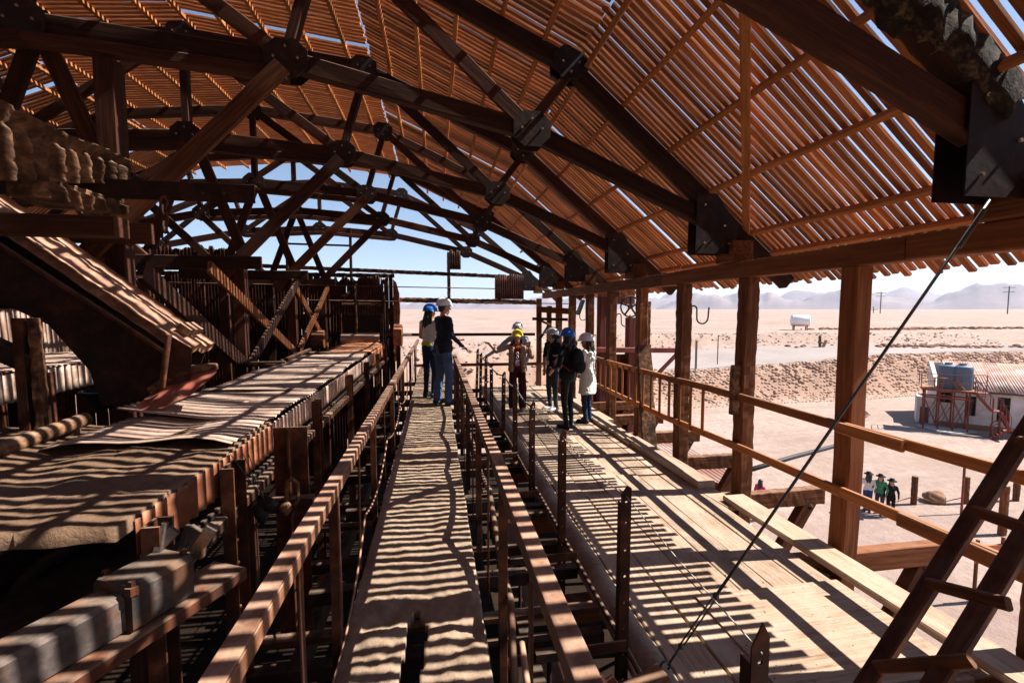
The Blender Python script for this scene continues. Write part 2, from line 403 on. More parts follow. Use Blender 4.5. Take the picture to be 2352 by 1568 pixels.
# hills
def hills(seed, dist, depth, a0, a1, hmax, name):
    vs, fs = [], []; na, nr = 260, 14
    for i in range(na + 1):
        aa = R_(a0 + (a1 - a0) * i / na)
        for j in range(nr + 1):
            t = j / nr; rr = dist + depth * t; x, y = rr * math.sin(aa), rr * math.cos(aa)
            e = min(1, i / 12, (na - i) / 12)
            prof = math.sin(math.pi * t) ** 0.9
            ridge = 0.50 + 0.50 * fbm(aa * 9 + seed, 0, 1.0, 3) + 0.20 * fbm(aa * 40 + seed, t * 2, 1.0, 4) + 0.45 * (1 - abs(fbm(x, y, 0.0016, 5))) - .22
            h = max(0.0, hmax * prof * ridge * e + 34 * prof * fbm(x, y, .003, 4))
            vs.append((x, y, -6 + h))
    for i in range(na):
        for j in range(nr):
            p = i * (nr + 1) + j; fs.append((p, p + 1, p + nr + 2, p + nr + 1))
    add(name, vs, fs, MT['hill'], smooth=True, kind='structure')
hills(2.0, 5200, 1900, -40, 85, 235, 'hills')
hills(11.3, 3900, 1300, 27, 90, 165, 'hills')

# ================================================================== the shed: roof trusses
UPPER = [(3.40, 2.66), (1.45, 4.28), (-1.05, 5.40), (-3.60, 5.66), (-6.15, 5.40), (-8.65, 4.28), (-10.6, 2.66)]
LOWER = [(3.10, 2.70), (1.03, 3.57), (-1.40, 4.08), (-3.60, 4.22), (-5.80, 4.08), (-8.23, 3.57), (-10.3, 2.70)]
def octo(cx, cz, rx, rz, k=.45):
    return [(cx - rx, cz - rz * k), (cx - rx * k, cz - rz), (cx + rx * k, cz - rz), (cx + rx, cz - rz * k), (cx + rx, cz + rz * k), (cx + rx * k, cz + rz), (cx - rx * k, cz + rz), (cx - rx, cz + rz * k)]
MT['plate'] = mat_rust('joint_plate_iron', (.012, .006, .005), (.030, .013, .009), (.075, .030, .018), 0.3, 12, .6)
def gusset(parent, Y, pts, bolts):
    b = MB()
    for s_ in (-1, 1):
        b.plate([(x, Y + s_ * .085 - .004, z) for x, z in pts], (0, 1, 0), .008)
    g = b.build('gusset_plate', MT['plate'], parent)
    for (x, z) in bolts:
        k = MB(); k.lathe([(.0, -.010), (.012, -.010), (.012, .004), (.0, .006)], (x, Y - .095, z), (0, 1, 0), 6); k.build('bolt', MT['galp'], g)  # galvanised heads, lightened so the pale colour carries their glint
def truss(Y, crust=False):
    t = empty('roof_truss', (-3.6, Y, 2.6))
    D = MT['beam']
    for i in range(6):
        (x0, z0), (x1, z1) = UPPER[i], UPPER[i + 1]
        if i == 0: x0, z0 = 4.22, UPPER[0][1] - .83 * .82
        if i == 5: x1, z1 = -11.3, 2.1
        beam('upper_chord', (x0, Y, z0), (x1, Y, z1), .13, .17, D, t, wob=.012, ch=.012)
        (x0, z0), (x1, z1) = LOWER[i], LOWER[i + 1]
        beam('lower_chord', (x0, Y, z0), (x1, Y, z1), .12, .18, D, t, wob=.012, ch=.012)
    for i in (2, 3):
        (x0, z0), (x1, z1) = LOWER[i], LOWER[i + 1]
        beam('lower_chord_plank', (x0, Y - .02, z0 - .145), (x1, Y - .02, z1 - .145), .15, .10, D, t, wob=.01)
    for i in (1, 2, 3, 4, 5):
        beam('web_post', (LOWER[i][0], Y, LOWER[i][1] + .08), (UPPER[i][0], Y, UPPER[i][1] - .08), .10, .12, D, t, up=(0, 1, 0), wob=.01)
    for (u, l) in ((2, 1), (3, 2), (3, 4), (4, 5)):
        p, q = V((UPPER[u][0], Y - .055, UPPER[u][1])), V((LOWER[l][0], Y - .055, LOWER[l][1])); d = (q - p).normalized()
        beam('diagonal', p + d * .05, q - d * .03, .05, .15, D, t, up=(0, 1, 0) if abs(d.x) < .2 else (0, 0, 1), wob=.008)
    for i in range(1, 6):
        gusset(t, Y, octo(*UPPER[i], .19, .17), [(UPPER[i][0] + .09, UPPER[i][1]), (UPPER[i][0] - .09, UPPER[i][1]), (UPPER[i][0], UPPER[i][1] - .1)])
        gusset(t, Y, octo(*LOWER[i], .20, .18), [(LOWER[i][0] + .11, LOWER[i][1]), (LOWER[i][0] - .11, LOWER[i][1]), (LOWER[i][0], LOWER[i][1] + .1)])
    for s_ in (1, -1):
        c = lambda x: -3.6 + s_ * (x + 3.6)
        gusset(t, Y, [(c(2.95), 2.30), (c(3.47), 2.30), (c(3.47), 2.62), (c(3.20), 2.98), (c(2.95), 2.98)], [(c(3.05), 2.42), (c(3.36), 2.42), (c(3.05), 2.85), (c(3.3), 2.62)])
        beam('heel_block', (c(3.5), Y - .16, 2.33), (c(3.5), Y + .16, 2.33), .26, .24, MT['oldpost'], t)
    return t
TY = [15.5, 12.85, 10.2, 7.65, 4.95, 2.25]
TLAB = ['bare timber roof truss standing in the open gable past the end of the slats',
        'timber roof truss, first one under the slats counted from the open gable',
        'timber roof truss, second one under the slats counted from the open gable',
        'timber roof truss, third one under the slats counted from the open gable',
        'timber roof truss, fourth one under the slats counted from the open gable',
        'timber roof truss the slanting steel tie wire hangs from, fifth under the slats']
T0 = truss(TY[0]); tag(T0, TLAB[0], 'roof truss', 'roof trusses of the shed')
for i in range(1, 6):
    c = copy_tree(T0, (0, TY[i] - TY[0], 0)); tag(c, TLAB[i], 'roof truss')

    if i == 5:      # salt crust on the near chord end
        b_, a_ = V((1.75, TY[i] - .0, 4.03)), V((3.25, TY[i] - .0, 2.80))
        beam('chord_crust', a_ + V((.01, -.01, .01)), b_ + V((.01, -.01, .01)), .17, .20, MT['crustd'], c, crust=.030)
# ------------------------------------------------------------------ slatted roof
ROOF0, ROOF1 = -9.0, 14.0
OFFN = 0.085 + 0.052 + 0.012
RP = []
for i in range(6):                                  # slat line of each roof pitch
    (x0, z0), (x1, z1) = UPPER[i], UPPER[i + 1]
    d = V((x1 - x0, 0, z1 - z0)).normalized(); n = V((-d.z, 0, d.x)) if d.x > 0 else V((d.z, 0, -d.x))
    a = V((x0, 0, z0)) + n * OFFN; b = V((x1, 0, z1)) + n * OFFN
    RP.append([a, b, d, n])
sl = (RP[0][1].z - RP[0][0].z) / (RP[0][1].x - RP[0][0].x)
RP[0][0] = V((4.42, 0, RP[0][1].z + sl * (4.42 - RP[0][1].x)))
RP[5][1] = V((-11.6, 0, RP[5][0].z + (-11.6 - RP[5][0].x) * -sl))
roof = empty('slatted_roof', (-3.6, 5.5, 2.0), 'long arched roof of open brown wooden slats over the whole shed', 'roof')
PITCH = 0.0900
slat_meshes = {}
def slat_geo(L, w, th, seed, seg):
    rnd = random.Random(seed); vs, fs = [], []
    bow = rnd.uniform(-.007, .007); s0 = rnd.uniform(0, 50)
    for i in range(seg + 1):
        t = i / seg; o = bow * math.sin(math.pi * t) + .006 * noise.noise((s0, t * 5, 0))
        e = .0035 * noise.noise((s0, t * 11, 5)); e2 = .0035 * noise.noise((s0, t * 11, 9))
        zz = .004 * noise.noise((s0 + 9, t * 3, 0))
        for (yy, z_) in ((w / 2 + e, th / 2), (-w / 2 + e2, th / 2), (-w / 2 + e2, -th / 2), (w / 2 + e, -th / 2)):
            vs.append((t * L, yy + o, z_ + zz))
    for i in range(seg):
        for q in range(4):
            p, p2 = i * 4 + q, i * 4 + (q + 1) % 4; fs.append((p, p2, p2 + 4, p + 4))
    fs.append((3, 2, 1, 0)); k = seg * 4; fs.append((k, k + 1, k + 2, k + 3))
    return vs, fs
rs = random.Random(3)
singles = 0
field = [([], []) for _ in range(6)]
for i in range(6):
    a, b, d, n = RP[i]; L = (b - a).length
    nvar = 14; geos = [slat_geo(L, rs.uniform(.050, .059), rs.uniform(.024, .029), rs.randint(0, 9999), 8) for _ in range(nvar)]
    mes = None
    if i in (0, 1):
        mes = []
        for (vs, fs) in geos:
            me = bpy.data.meshes.new('slat'); me.from_pydata(vs, [], fs); me.materials.append(MT['slat']); mes.append(me)
    y = ROOF0
    while y < ROOF1:
        yy = y + rs.uniform(-.005, .005); y += PITCH
        k = rs.randrange(nvar); skew = rs.uniform(-.006, .006) * (L / 3) * (4 if rs.random() < .05 else 1)
        lift = rs.uniform(0, .004)
        if rs.random() < (.014 if i < 2 else .005): continue
        aa = a + n * lift + V((0, yy - skew / 2, 0)) - d * (rs.uniform(-.05, .05) if i == 0 else rs.uniform(.06, .09))
        bb = b + n * lift + V((0, yy + skew / 2, 0)) + d * rs.uniform(.06, .10)
        M, _ = frame(aa, bb, n)
        if i in (0, 1) and ((i == 0 and yy > 1.6) or (i == 1 and yy > 2.2)) and singles < 300:
            o = inst('slat', mes[k], roof, M); singles += 1
        else:
            vs, fs = geos[k]; fv, ff = field[i]; o_ = len(fv)
            fv += [tuple(M @ V(p)) for p in vs]; ff += [tuple(q + o_ for q in f) for f in fs]
for i in range(6):
    fv, ff = field[i]
    if fv: add('slat_field', fv, ff, MT['slat'], roof, kind='stuff')
# purlins (battens along the shed) under the slats
for i in range(6):
    a, b, d, n = RP[i]; L = (b - a).length
    cnt = {0: [.57, .92, 1.63, 2.30, 3.02, 3.58], 1: [.35, .85, 1.35, 1.85, 2.35], 2: [.25, .8, 1.35, 1.9, 2.4]}.get(i, [.3, .9, 1.5, 2.1, 2.6])
    for t in cnt:
        p = a + d * t - n * (0.014 + .034)
        y0 = ROOF0
        while y0 < ROOF1 - .2:
            y1 = min(ROOF1 + .05, y0 + rs.uniform(4.5, 6.0)); o = rs.uniform(-.01, .01)
            if ROOF1 - y1 < 1: y1 = ROOF1 + .05
            beam('purlin', p + V((0, y0, 0)) + d * o, p + V((0, y1, 0)) + d * o, .050, .070, MT['batten'], roof, up=n if i == 0 else (n + V((0, 0, 1))).normalized(), wob=.010)
            y0 = y1 + .004
# wind brace nailed under the near pitch: light new board from the eave to the next truss
def on_pitch(px, py, i, off):
    a, b, d, n = RP[i]; q = a - n * off; dr = ray(px, py); k = (q - EYE).dot(n) / dr.dot(n); return EYE + dr * k
pA, pB = on_pitch(1714, 545, 0, .085), on_pitch(1712, -60, 0, .085)
beam('wind_brace', pA, pB, .09, .025, MT['batten'], roof, up=RP[0][3], wob=.006)

# ------------------------------------------------------------------ eave beam and posts
PX = 3.53
PY = [12.88 - 1.36 * k for k in range(9)]           # 12.88 ... 2.0
eb = empty('eave_beam', (PX, 6, 2.02), 'long squared timber beam lying on the row of posts under the eave', 'beam')
yy = [-9.0, 2.9, 6.6, 10.4, 14.6]
for i in range(4):
    beam('beam_length', (PX, yy[i], 2.115 - .004 * i), (PX, yy[i + 1] - .006, 2.115 - .004 * i), .17, .19, MT['newpost'] if i < 2 else MT['oldpost'], eb, wob=.012, ch=.012)
for k, y in enumerate(PY):
    new = k in (7,)
    p = empty('eave_post', (PX, y, -2.4), '', 'post', 'posts under the eave')
    lab = {7: 'smooth newer square timber post with lower handrail and steel cable in front', 8: 'dark rough timber post behind the leaning ladder',
           6: 'rough timber post with a broken splice block halfway up', 5: 'eave post with an iron hook on it, between broken-block post and post with leaning board',
           4: 'eave post that the pale rough board leans against'}.get(k, ORD[k] + ' square timber post under the eave counted from the far open end')
    p['label'] = lab
    w = .165 if new else .165
    beam('post_shaft', (PX, y, -2.4), (PX, y, 2.015), w, w, MT['newpost'] if new else MT['oldpost'], p, up=(0, 1, 0), wob=.014, ch=.014, crust=0 if new else .007)
    if k == 6:
        beam('splice_block', (PX - .12, y - .02, .45), (PX - .12, y - .02, 1.02), .14, .06, MT['crust'], p, up=(0, 1, 0), crust=.01)
    # joist through the post foot with an inclined strut under its end
    if 2 <= k <= 8:
        beam('joist', (2.2, y + .13, -.66), (4.75 if k != 7 else 4.9, y + .13, -.66), .11, .20, MT['oldpost'] if not new else MT['newpost'], p, wob=.012, crust=.008 if not new else 0)
        s = beam('strut', (4.58, y + .13, -.70), (3.62, y + .13, -2.3), .11, .16, MT['oldpost'], p, wob=.012)
        b = MB(); b.lathe([(0, -.02), (.035, -.02), (.035, 0), (.018, 0), (.018, .02), (0, .02)], (4.55, y + .06, -.78), (0, -1, 0), 6); b.build('bolt', MT['rust'], s)
# iron S-hooks nailed to posts
def hook(p, lab):
    b = MB(); x, y, z = p; pts = []
    for i in range(7): a = math.pi * i / 6; pts.append((x + .05 - .05 * math.cos(a), y, z + .05 * math.sin(a)))
    for i in range(1, 11): a = math.pi * i / 10; pts.append((x + .19 - .09 * math.cos(a), y, z - .10 - .09 * math.sin(a) - .02))
    pts.append((x + .285, y - .01, z + .03))
    b.tube(pts, .011, 8); b.build('iron_hook', MT['rustd'], None, True, label=lab, cat='hook')
hook((PX + .09, PY[5] - .02, 1.66), 'dark iron hook on the post between leaning board and splice block')
hook((PX + .09, PY[3] - .02, 1.52), 'pale lit iron hook hanging in front of the red boarded tower leg')
hook((PX + .09, PY[1] - .02, 1.58), 'iron hook hanging above the blue helmet near the wall lamp')

# ------------------------------------------------------------------ interior columns and bracing
CX = -2.97
columns = []
COLY = TY[1:5]
for k, y in enumerate(COLY):
    p = empty('timber_column', (CX, y, -3.0), ORD[k] + ' inner timber column counted from the open gable, with forked roof braces', 'column', 'inner columns of the shed')
    top = 2.50 if k != 3 else 3.95
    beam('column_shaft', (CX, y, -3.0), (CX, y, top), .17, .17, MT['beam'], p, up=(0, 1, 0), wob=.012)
    q0, q1 = V((-3.25, y - .12, 2.08)), V((-1.42, y - .12, 3.98))
    beam('roof_brace', q0, q1, .06, .17, MT['oldpost'] if k % 2 else MT['beam'], p, wob=.01)
    beam('roof_brace', (-2.92, y + .12, 2.45), (-3.55, y + .12, 4.15), .06, .15, MT['beam'], p, wob=.01)
    beam('tie', (-5.0, y - .15, 2.36), (-2.6, y - .15, 2.36), .06, .19, MT['beam'], p, wob=.01)
for k, y in enumerate(COLY):
    p = empty('timber_column', (-4.25, y, -3.0), ORD[k] + ' column of the inner row behind the chute side, counted from the open gable', 'column', 'inner columns of the shed')
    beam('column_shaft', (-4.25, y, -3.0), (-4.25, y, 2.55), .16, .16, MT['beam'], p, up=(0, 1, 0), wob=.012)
    beam('roof_brace', (-4.3, y + .12, 2.45), (-3.65, y + .12, 4.15), .06, .15, MT['beam'], p, wob=.01)
    beam('roof_brace', (-4.0, y - .12, 2.2), (-5.75, y - .12, 3.98), .06, .15, MT['beam'], p, wob=.01)
for k in range(3):
    ya, yb_ = COLY[k], COLY[k + 1]        # ya farther
    p = empty('cross_bracing', (CX, (ya + yb_) / 2, .4), 'crossed plank bracing in the ' + ORD[k] + ' column bay counted from the open gable', 'bracing', 'crossed bracing between columns')
    if k < 2:
        beam('brace_plank', (CX + .11, yb_ - 1.2 if k == 1 else yb_ - .3, 2.2), (CX + .11, ya - .1, .70), .05, .17, MT['newpost'], p, wob=.008)
        beam('brace_plank', (CX + .165, yb_ - .2, .8), (CX + .165, ya - .1, 2.25), .05, .17, MT['beam'] if k else MT['newpost'], p, wob=.008)
    else:
        beam('brace_plank', (CX + .115, yb_ + .1, 2.05), (CX + .115, ya + .05, .66), .06, .20, MT['beam'], p, wob=.008)
# ================================================================== timber deck on the right
DZ = -0.46
deck = empty('timber_deck', (2.2, 6, DZ - .2), 'pale dusty plank deck with striped sunlight running along the posts', 'deck')
rk = random.Random(21)
xs = [1.36, 1.66, 1.94, 2.25, 2.53, 2.80, 3.06]
for i in range(len(xs) - 1):
    y = 1.98 + rk.uniform(0, .05)
    while y < 12.2:
        y1 = min(12.3, y + rk.uniform(2.8, 4.2))
        if 12.3 - y1 < 1: y1 = 12.3
        w = xs[i + 1] - xs[i] - rk.uniform(.004, .010); x = (xs[i] + xs[i + 1]) / 2
        z = DZ - .02 + rk.uniform(-.008, .004)
        beam('plank', (x + rk.uniform(-.004, .004), y, z), (x, y1 - .008, z + rk.uniform(-.006, .006)), w, .04, MT['deck'], deck, wob=.010, ch=.006)
        y = y1
# plywood sheet over the planks
b = MB(); b.box((2.46, 2.50, DZ + .010), (1.20, .90, .015)); b.build('plywood_sheet', MT['deck'], deck)
# thick outer planks lying on top
for (xa, ya, xb, yb_, w, h, z) in ((3.27, 1.75, 3.24, 4.45, .26, .055, DZ + .035), (3.17, 4.30, 3.10, 4.95, .24, .05, DZ - .02), (3.14, 4.80, 3.07, 6.75, .22, .085, DZ + .045), (3.06, 6.55, 3.02, 8.3, .24, .06, DZ + .03), (3.15, 8.0, 3.1, 10.6, .26, .05, DZ + .025)):
    beam('edge_plank', (xa, ya, z), (xb, yb_, z), w, h, MT['deck'], deck, wob=.012, ch=.01)
gv_, gf2 = [], []
rg = random.Random(8)
for _ in range(260):
    x, y = rg.uniform(1.4, 3.05), 2.0 + 9 * rg.random() ** 2; s_ = rg.uniform(.003, .010); o_ = len(gv_); zz = DZ + (.018 if 1.86 < x < 3.06 and 2.05 < y < 2.95 else .002)
    gv_ += [(x - s_, y, zz), (x + s_ * .6, y - s_, zz), (x + s_ * .7, y + s_ * .9, zz), (x, y, zz + s_ * .4)]; gf2 += [(o_, o_ + 1, o_ + 3), (o_ + 1, o_ + 2, o_ + 3), (o_ + 2, o_, o_ + 3)]
add('grit', gv_, gf2, MT['dirtd'], deck, kind='stuff')
# rounded sill log along the inner edge
sill = MB(); pts = []; 
for i in range(60):
    y = 2.0 + i * .175; pts.append((1.27 + .012 * noise.noise((y, 0, 0)), y, DZ - .085 + .01 * noise.noise((0, y, 0))))
sill.tube(pts, [.112 + .012 * noise.noise((p[1] * 2.2, 4, 0)) for p in pts], 14); sill.build('sill_log', MT['deck'], deck, True)
for y in (1.9, 3.4, 4.9, 6.4, 7.9, 9.4, 10.9):
    beam('bearer', (.9, y, DZ - .30), (3.4, y, DZ - .30), .14, .18, MT['oldpost'], deck, wob=.01)
# head beam and dusty lower landing at the near end
beam('end_beam', (1.2, 1.86, DZ - .07), (3.55, 1.84, DZ - .06), .20, .14, MT['deck'], deck, wob=.02, crust=.012)
for i in range(7):
    beam('landing_plank', (1.0 + i * .36, .4, DZ - .14), (1.0 + i * .36, 1.72, DZ - .14), .345, .05, MT['deck'], deck, wob=.012)
# low boards in the gap beside the deck
low = empty('low_boards', (1.0, 3, -1.1), 'pale dusty boards lying below deck level beside the sill log', 'boards')
for (a, b_, w) in (((.98, 1.0, -.98), (1.02, 3.1, -.98), .26), ((.72, 1.2, -1.02), (.78, 3.4, -1.02), .22), ((.9, 3.6, -1.0), (.95, 5.4, -1.0), .3)):
    beam('board', a, b_, w, .04, MT['deck'], low, wob=.012)
lb = beam('loose_board', (1.12, 1.0, DZ - .05), (1.24, 2.9, DZ - .03), .17, .035, MT['deck'], None, wob=.01, label='loose grey board lying along the deck edge beside the rope posts', cat='board')
# back wall under the deck and retaining wall towards the yard
wl = empty('under_deck_wall', (3.30, 6, -6.8), 'rough timber wall below the outer edge of the deck', 'wall')
for i in range(24):
    beam('wall_board', (3.34, .6 + i * .54, -6.8), (3.34, .6 + i * .54, -1.0 - .05 * (i % 3)), .05, .53, MT['oldpost'], wl, up=(1, 0, 0))

# ================================================================== raised walkway
WY0, WY1 = .25, 13.1
wk = empty('raised_walkway', (-.12, 6, -.1), 'narrow dust caked walkway between two flat iron handrails', 'walkway')
vs, fs, idx = [], [], {}
NXw, NYw = 46, 460
def hole(x, y):
    c = -.135 + .012 * math.sin(y * 9) ; hw = .052 * sst(2.52, 2.3, y) + .012 * noise.noise((y * 9, 0, 1))
    return y < 2.47 + .05 * noise.noise((x * 20, 0, 0)) and abs(x - c) < hw
for j in range(NYw + 1):
    y = WY0 + (WY1 - WY0) * (j / NYw) ** 1.5
    xl = -.475 + .010 * noise.noise((y * 2.5, 0, 0)); xr = .232 + .010 * noise.noise((y * 2.5, 5, 0))
    for i in range(NXw + 1):
        t = i / NXw; x = xl + (xr - xl) * t
        z = .020 * noise.fractal(V((x * 8, y * 8, 0)), .8, 2, 5) + .010 * math.sin(y * 17 + 2.5 * noise.noise((x * 2, y, 0))) * sst(2.6, 1.2, y) if y < 2.6 else .010 * noise.fractal(V((x * 7, y * 7, 0)), .8, 2, 4)
        z += .010 * noise.noise((x * 3, y * 1.5, 4))
        vs.append((x, y, z))
def wid(i, j): return j * (NXw + 1) + i
nv = len(vs); vs2 = vs + [(p[0], p[1], p[2] - .045) for p in vs]
solid = {}
for j in range(NYw):
    for i in range(NXw):
        p = vs[wid(i, j)]; solid[(i, j)] = not hole(p[0], p[1])
for j in range(NYw):
    for i in range(NXw):
        if not solid[(i, j)]: continue
        q = (wid(i, j), wid(i + 1, j), wid(i + 1, j + 1), wid(i, j + 1)); fs.append(q); fs.append(tuple(k + nv for k in q[::-1]))
        for (di, dj, e0, e1) in ((-1, 0, 3, 0), (1, 0, 1, 2), (0, -1, 0, 1), (0, 1, 2, 3)):
            if not solid.get((i + di, j + dj), False): fs.append((q[e1], q[e0], q[e0] + nv, q[e1] + nv))
me_o = add('walkway_floor', vs2, fs, MT['dirt'], wk, smooth=True)
for x in (-.46, .215):
    beam('bearer', (x, .2, -.13), (x, 13.1, -.13), .06, .14, MT['rustd'], wk, seg=8)
y = .6
while y < 13: beam('cross_bearer', (-.85, y, -.26), (.62, y, -.26), .08, .10, MT['rustd'], wk); y += 1.25
# flat-iron handrails
def handrail(x, z, y0, y1, posts, lab, dx, mid):
    h = empty('walkway_handrail', (x, (y0 + y1) / 2, -.3), lab, 'handrail', 'handrails of the raised walkway')
    M = MB(); n = 40
    for i in range(n):
        ya, yb_ = y0 + (y1 - y0) * i / n, y0 + (y1 - y0) * (i + 1) / n
    L = y1 - y0
    beam('top_bar', (x, y0, z - .004), (x, y1, z - .012), .062, .008, MT['flat'], h, seg=24, wob=.006, ch=.002)
    beam('side_flange', (x + dx * .028, y0, z - .034), (x + dx * .028, y1, z - .042), .007, .055, MT['flat'], h, seg=24, wob=.004, ch=.002)
    for k, yp in enumerate(posts):
        beam('upright', (x - dx * .004, yp, -.32), (x - dx * .004, yp, z - .012), .010 if k % 2 else .045, .048, MT['rust'], h, up=(0, 1, 0), seg=6, wob=.006, ch=.002)
    return h
hl = handrail(-.50, .835, .55, 12.9, [1.15, 1.72, 2.28, 3.0, 3.7, 4.45, 5.3, 6.1, 7.0, 8.0, 9.0, 10, 11, 12], 'flat iron handrail on the trough side of the walkway', 1, None)
hr = handrail(.325, .845, .50, 8.4, [1.02, 1.55, 2.25, 2.95, 3.6, 4.25, 4.9, 5.5, 6.1, 6.7, 7.3, 7.9, 8.35], 'flat iron handrail on the deck side, its far end under the man\'s hand', -1, None)
# hose and ropes looped along the rails
def sag(pts, s=.12, n=10):
    out = []
    for a, b_ in zip(pts[:-1], pts[1:]):
        a, b_ = V(a), V(b_)
        for i in range(n): t = i / n; p = a.lerp(b_, t); p.z -= s * 4 * t * (1 - t); out.append(p)
    out.append(V(pts[-1])); return out
m = MB(); m.tube(sag([(.30, 1.5, -.35), (.36, 2.2, .18), (.37, 3.2, .35), (.36, 4.6, .30), (.36, 6.0, .34), (.36, 8.2, .36)], .07), .020, 8)
m.build('rubber_hose', MT['rust'], None, True, label='thick rusty hose slung along the deck side handrail posts', cat='hose')
m = MB(); m.tube(sag([(-.47, 1.9, .02), (-.47, 3.0, .32), (-.475, 4.45, .42), (-.475, 6.1, .42), (-.475, 8.0, .42), (-.475, 10, .42)], .13), .007, 6)
m.build('handrail_rope', MT['flat'], None, True, label='thin twisted rope looping between uprights of the trough side handrail', cat='rope')
m = MB(); m.tube([(.27, .5, -.05), (.262, .95, .22), (.262, 1.25, .50), (.27, 1.42, .55)], .011, 8); m.build('bent_rod', MT['flat'], None, True, label='bent rusty rod leaning at the walkway edge beside the deck side handrail', cat='rod')

# ================================================================== perforated rope posts
def rope_post(x, y, z0, z1, lab, tilt=0.0):
    p = empty('rope_post', (x, y, z0), lab, 'post', 'perforated iron posts with the rope')
    # flat bar with a row of round holes: built from strips round each hole
    w, th = .062, .007; vs, fs = [], []
    L = z1 - z0; step = .16; n = int(L / step)
    b = MB(); hw = w / 2
    for i in range(n + 1):
        za = z0 + i * step; zb = min(z1 - .05, za + step); zc = (za + zb) / 2
        if zb - za < .05: break
        ring = [(x + .009 * math.cos(a), zc + .009 * math.sin(a)) for a in [2 * math.pi * q / 8 + math.pi / 8 for q in range(8)]]
        outer = [(x + hw, zc + .01), (x + .01, zb), (x - .01, zb), (x - hw, zc + .01), (x - hw, zc - .01), (x - .01, za), (x + .01, za), (x + hw, zc - .01)]
        outer = [(x + hw, zb), (x + hw * .3, zb), (x - hw * .3, zb), (x - hw, zb), (x - hw, za), (x - hw * .3, za), (x + hw * .3, za), (x + hw, za)]
        v0 = []
        for yy in (y - th / 2, y + th / 2):
            v0 += [(px + tilt * (pz - z0), yy, pz) for px, pz in outer] + [(px + tilt * (pz - z0), yy, pz) for px, pz in ring]
        f0 = []
        for q in range(8):
            q2 = (q + 1) % 8
            f0.append((q, q2, 8 + q2, 8 + q)); f0.append((16 + q, 24 + q, 24 + q2, 16 + q2)); f0.append((8 + q, 8 + q2, 24 + q2, 24 + q))
            if q in (3, 7): f0.append((q, 16 + q, 16 + q2, q2))
        b._a(v0, f0)
    dxt = tilt * (z1 - z0)
    b.plate([(x - hw + dxt, y - th / 2, zb), (x + hw + dxt, y - th / 2, zb), (x + hw + dxt, y - th / 2, z1 - .012), (x + hw * .2 + dxt, y - th / 2, z1 + (.035 if y < 1.5 else .005)), (x - hw + dxt, y - th / 2, z1 - .045)], (0, 1, 0), th)
    b.build('bar', MT['rust'], p)
    f = MB(); f.plate([(x - hw, y, z0), (x - hw, y + .05, z0), (x - hw + dxt, y + .05, z1 - .1), (x - hw + dxt, y, z1 - .1)], (1, 0, 0), .006); f.build('flange', MT['rust'], p)
    return V((x + dxt, y - .01, z1 - .06))
tops = []
RPY = [1.22, 2.42, 3.70, 4.97, 6.18, 7.40, 8.70, 9.6, 10.4, 11.1]
for i, y in enumerate(RPY):
    zt = [.64, .64, .63, .62, .64, .63, .60, .66, .66, .70][i]
    lab = {0: 'broken horn shaped top of an iron post standing at the landing beside the ladder', 1: 'tall black perforated iron post with the thin wire tied to its top'}.get(i, ORD[i] + ' perforated iron rope post counted along the deck from the ladder')
    xx = [1.00, 1.07, 1.06, 1.06, 1.08, 1.08, 1.05, 1.02, .98, .95][i]
    tops.append(rope_post(xx, y, -1.1, zt, lab, [0, .003, 0, .004, 0, .012, 0, .015, .02, .03][i]))
m = MB(); m.tube([tops[0], tops[0].lerp(tops[1], .5) + V((0, 0, -.015)), tops[1]], .003, 5); m.tube(sag([tops[1], tops[2], tops[3]], .03), .004, 5)
m.build('thin_wire', MT['rope'], None, label='thin pale wire strung from the tall black post to the broken post', cat='wire')
# twisted two-tone rope
t = MB(); base = sag(tops[3:], .05, 14)
for s_ in (0, 1):
    pp = []
    for i in range(len(base) - 1):
        for k in range(6):
            p = base[i].lerp(base[i + 1], k / 6); ph = (i * 6 + k) * .9 + s_ * math.pi; pp.append(p + V((math.cos(ph) * .006, 0, math.sin(ph) * .006)))
    t.mi = s_; t.tube(pp, .007, 5)
t.build('barrier_rope', None, None, True, mats=[MT['rope'], MT['black']], label='black and white twisted rope strung between the iron posts by the visitors', cat='rope')
# brackets, clamps and bent straps in the gap between walkway and deck
gap = [('iron_bracket', 2.35, .70, -.28, 'flat iron bracket bar with a bolt hole sticking out towards the second rope post'),
       ('iron_bracket', 3.35, .72, -.30, 'flat iron bracket bar pointing at the sill log beside the third rope post'),
       ('iron_bracket', 4.6, .70, -.30, 'short iron bracket bar beside the fourth rope post'),
       ('iron_bracket', 5.9, .70, -.30, 'short iron bracket bar beside the fifth rope post'),
       ('iron_bracket', 7.2, .70, -.30, 'short iron bracket bar beside the sixth rope post')]
for (nm, y, x, z, lab) in gap:
    e = empty(nm, (x, y, z), lab, 'bracket', 'iron brackets in the gap beside the walkway')
    beam('bar', (x - .28, y, z), (x + .36, y, z + .01), .012, .07, MT['rust'], e)
    beam('strap', (x - .02, y + .05, z + .12), (x + .10, y + .06, z - .42), .012, .07, MT['rust'], e, up=(0, 1, 0))
    b = MB(); b.tube([(x - .1, y - .02, z - .5), (x - .1, y - .02, z + .02)], .014, 8); b.box((x - .1, y - .02, z + .03), (.16, .05, .05)); b.build('screw_jack', MT['rustd'], e)
e = empty('bent_strap', (.74, 1.95, -.5), 'curved rusty strap standing up behind the deck side handrail', 'strap')
pl = [(.66, 1.75, .02), (.71, 1.78, .05), (.765, 1.84, -.05), (.80, 1.9, -.22), (.81, 1.95, -.42)]
M = MB()
for a, c in zip(pl[:-1], pl[1:]): M.bar(a, c, .075, .012, (0, 1, 0))
M.build('strap', MT['rust'], e)
e = empty('bent_strap', (.70, 3.05, -.4), 'narrow bent rusty strap leaning below the third rope post', 'strap')
M = MB()
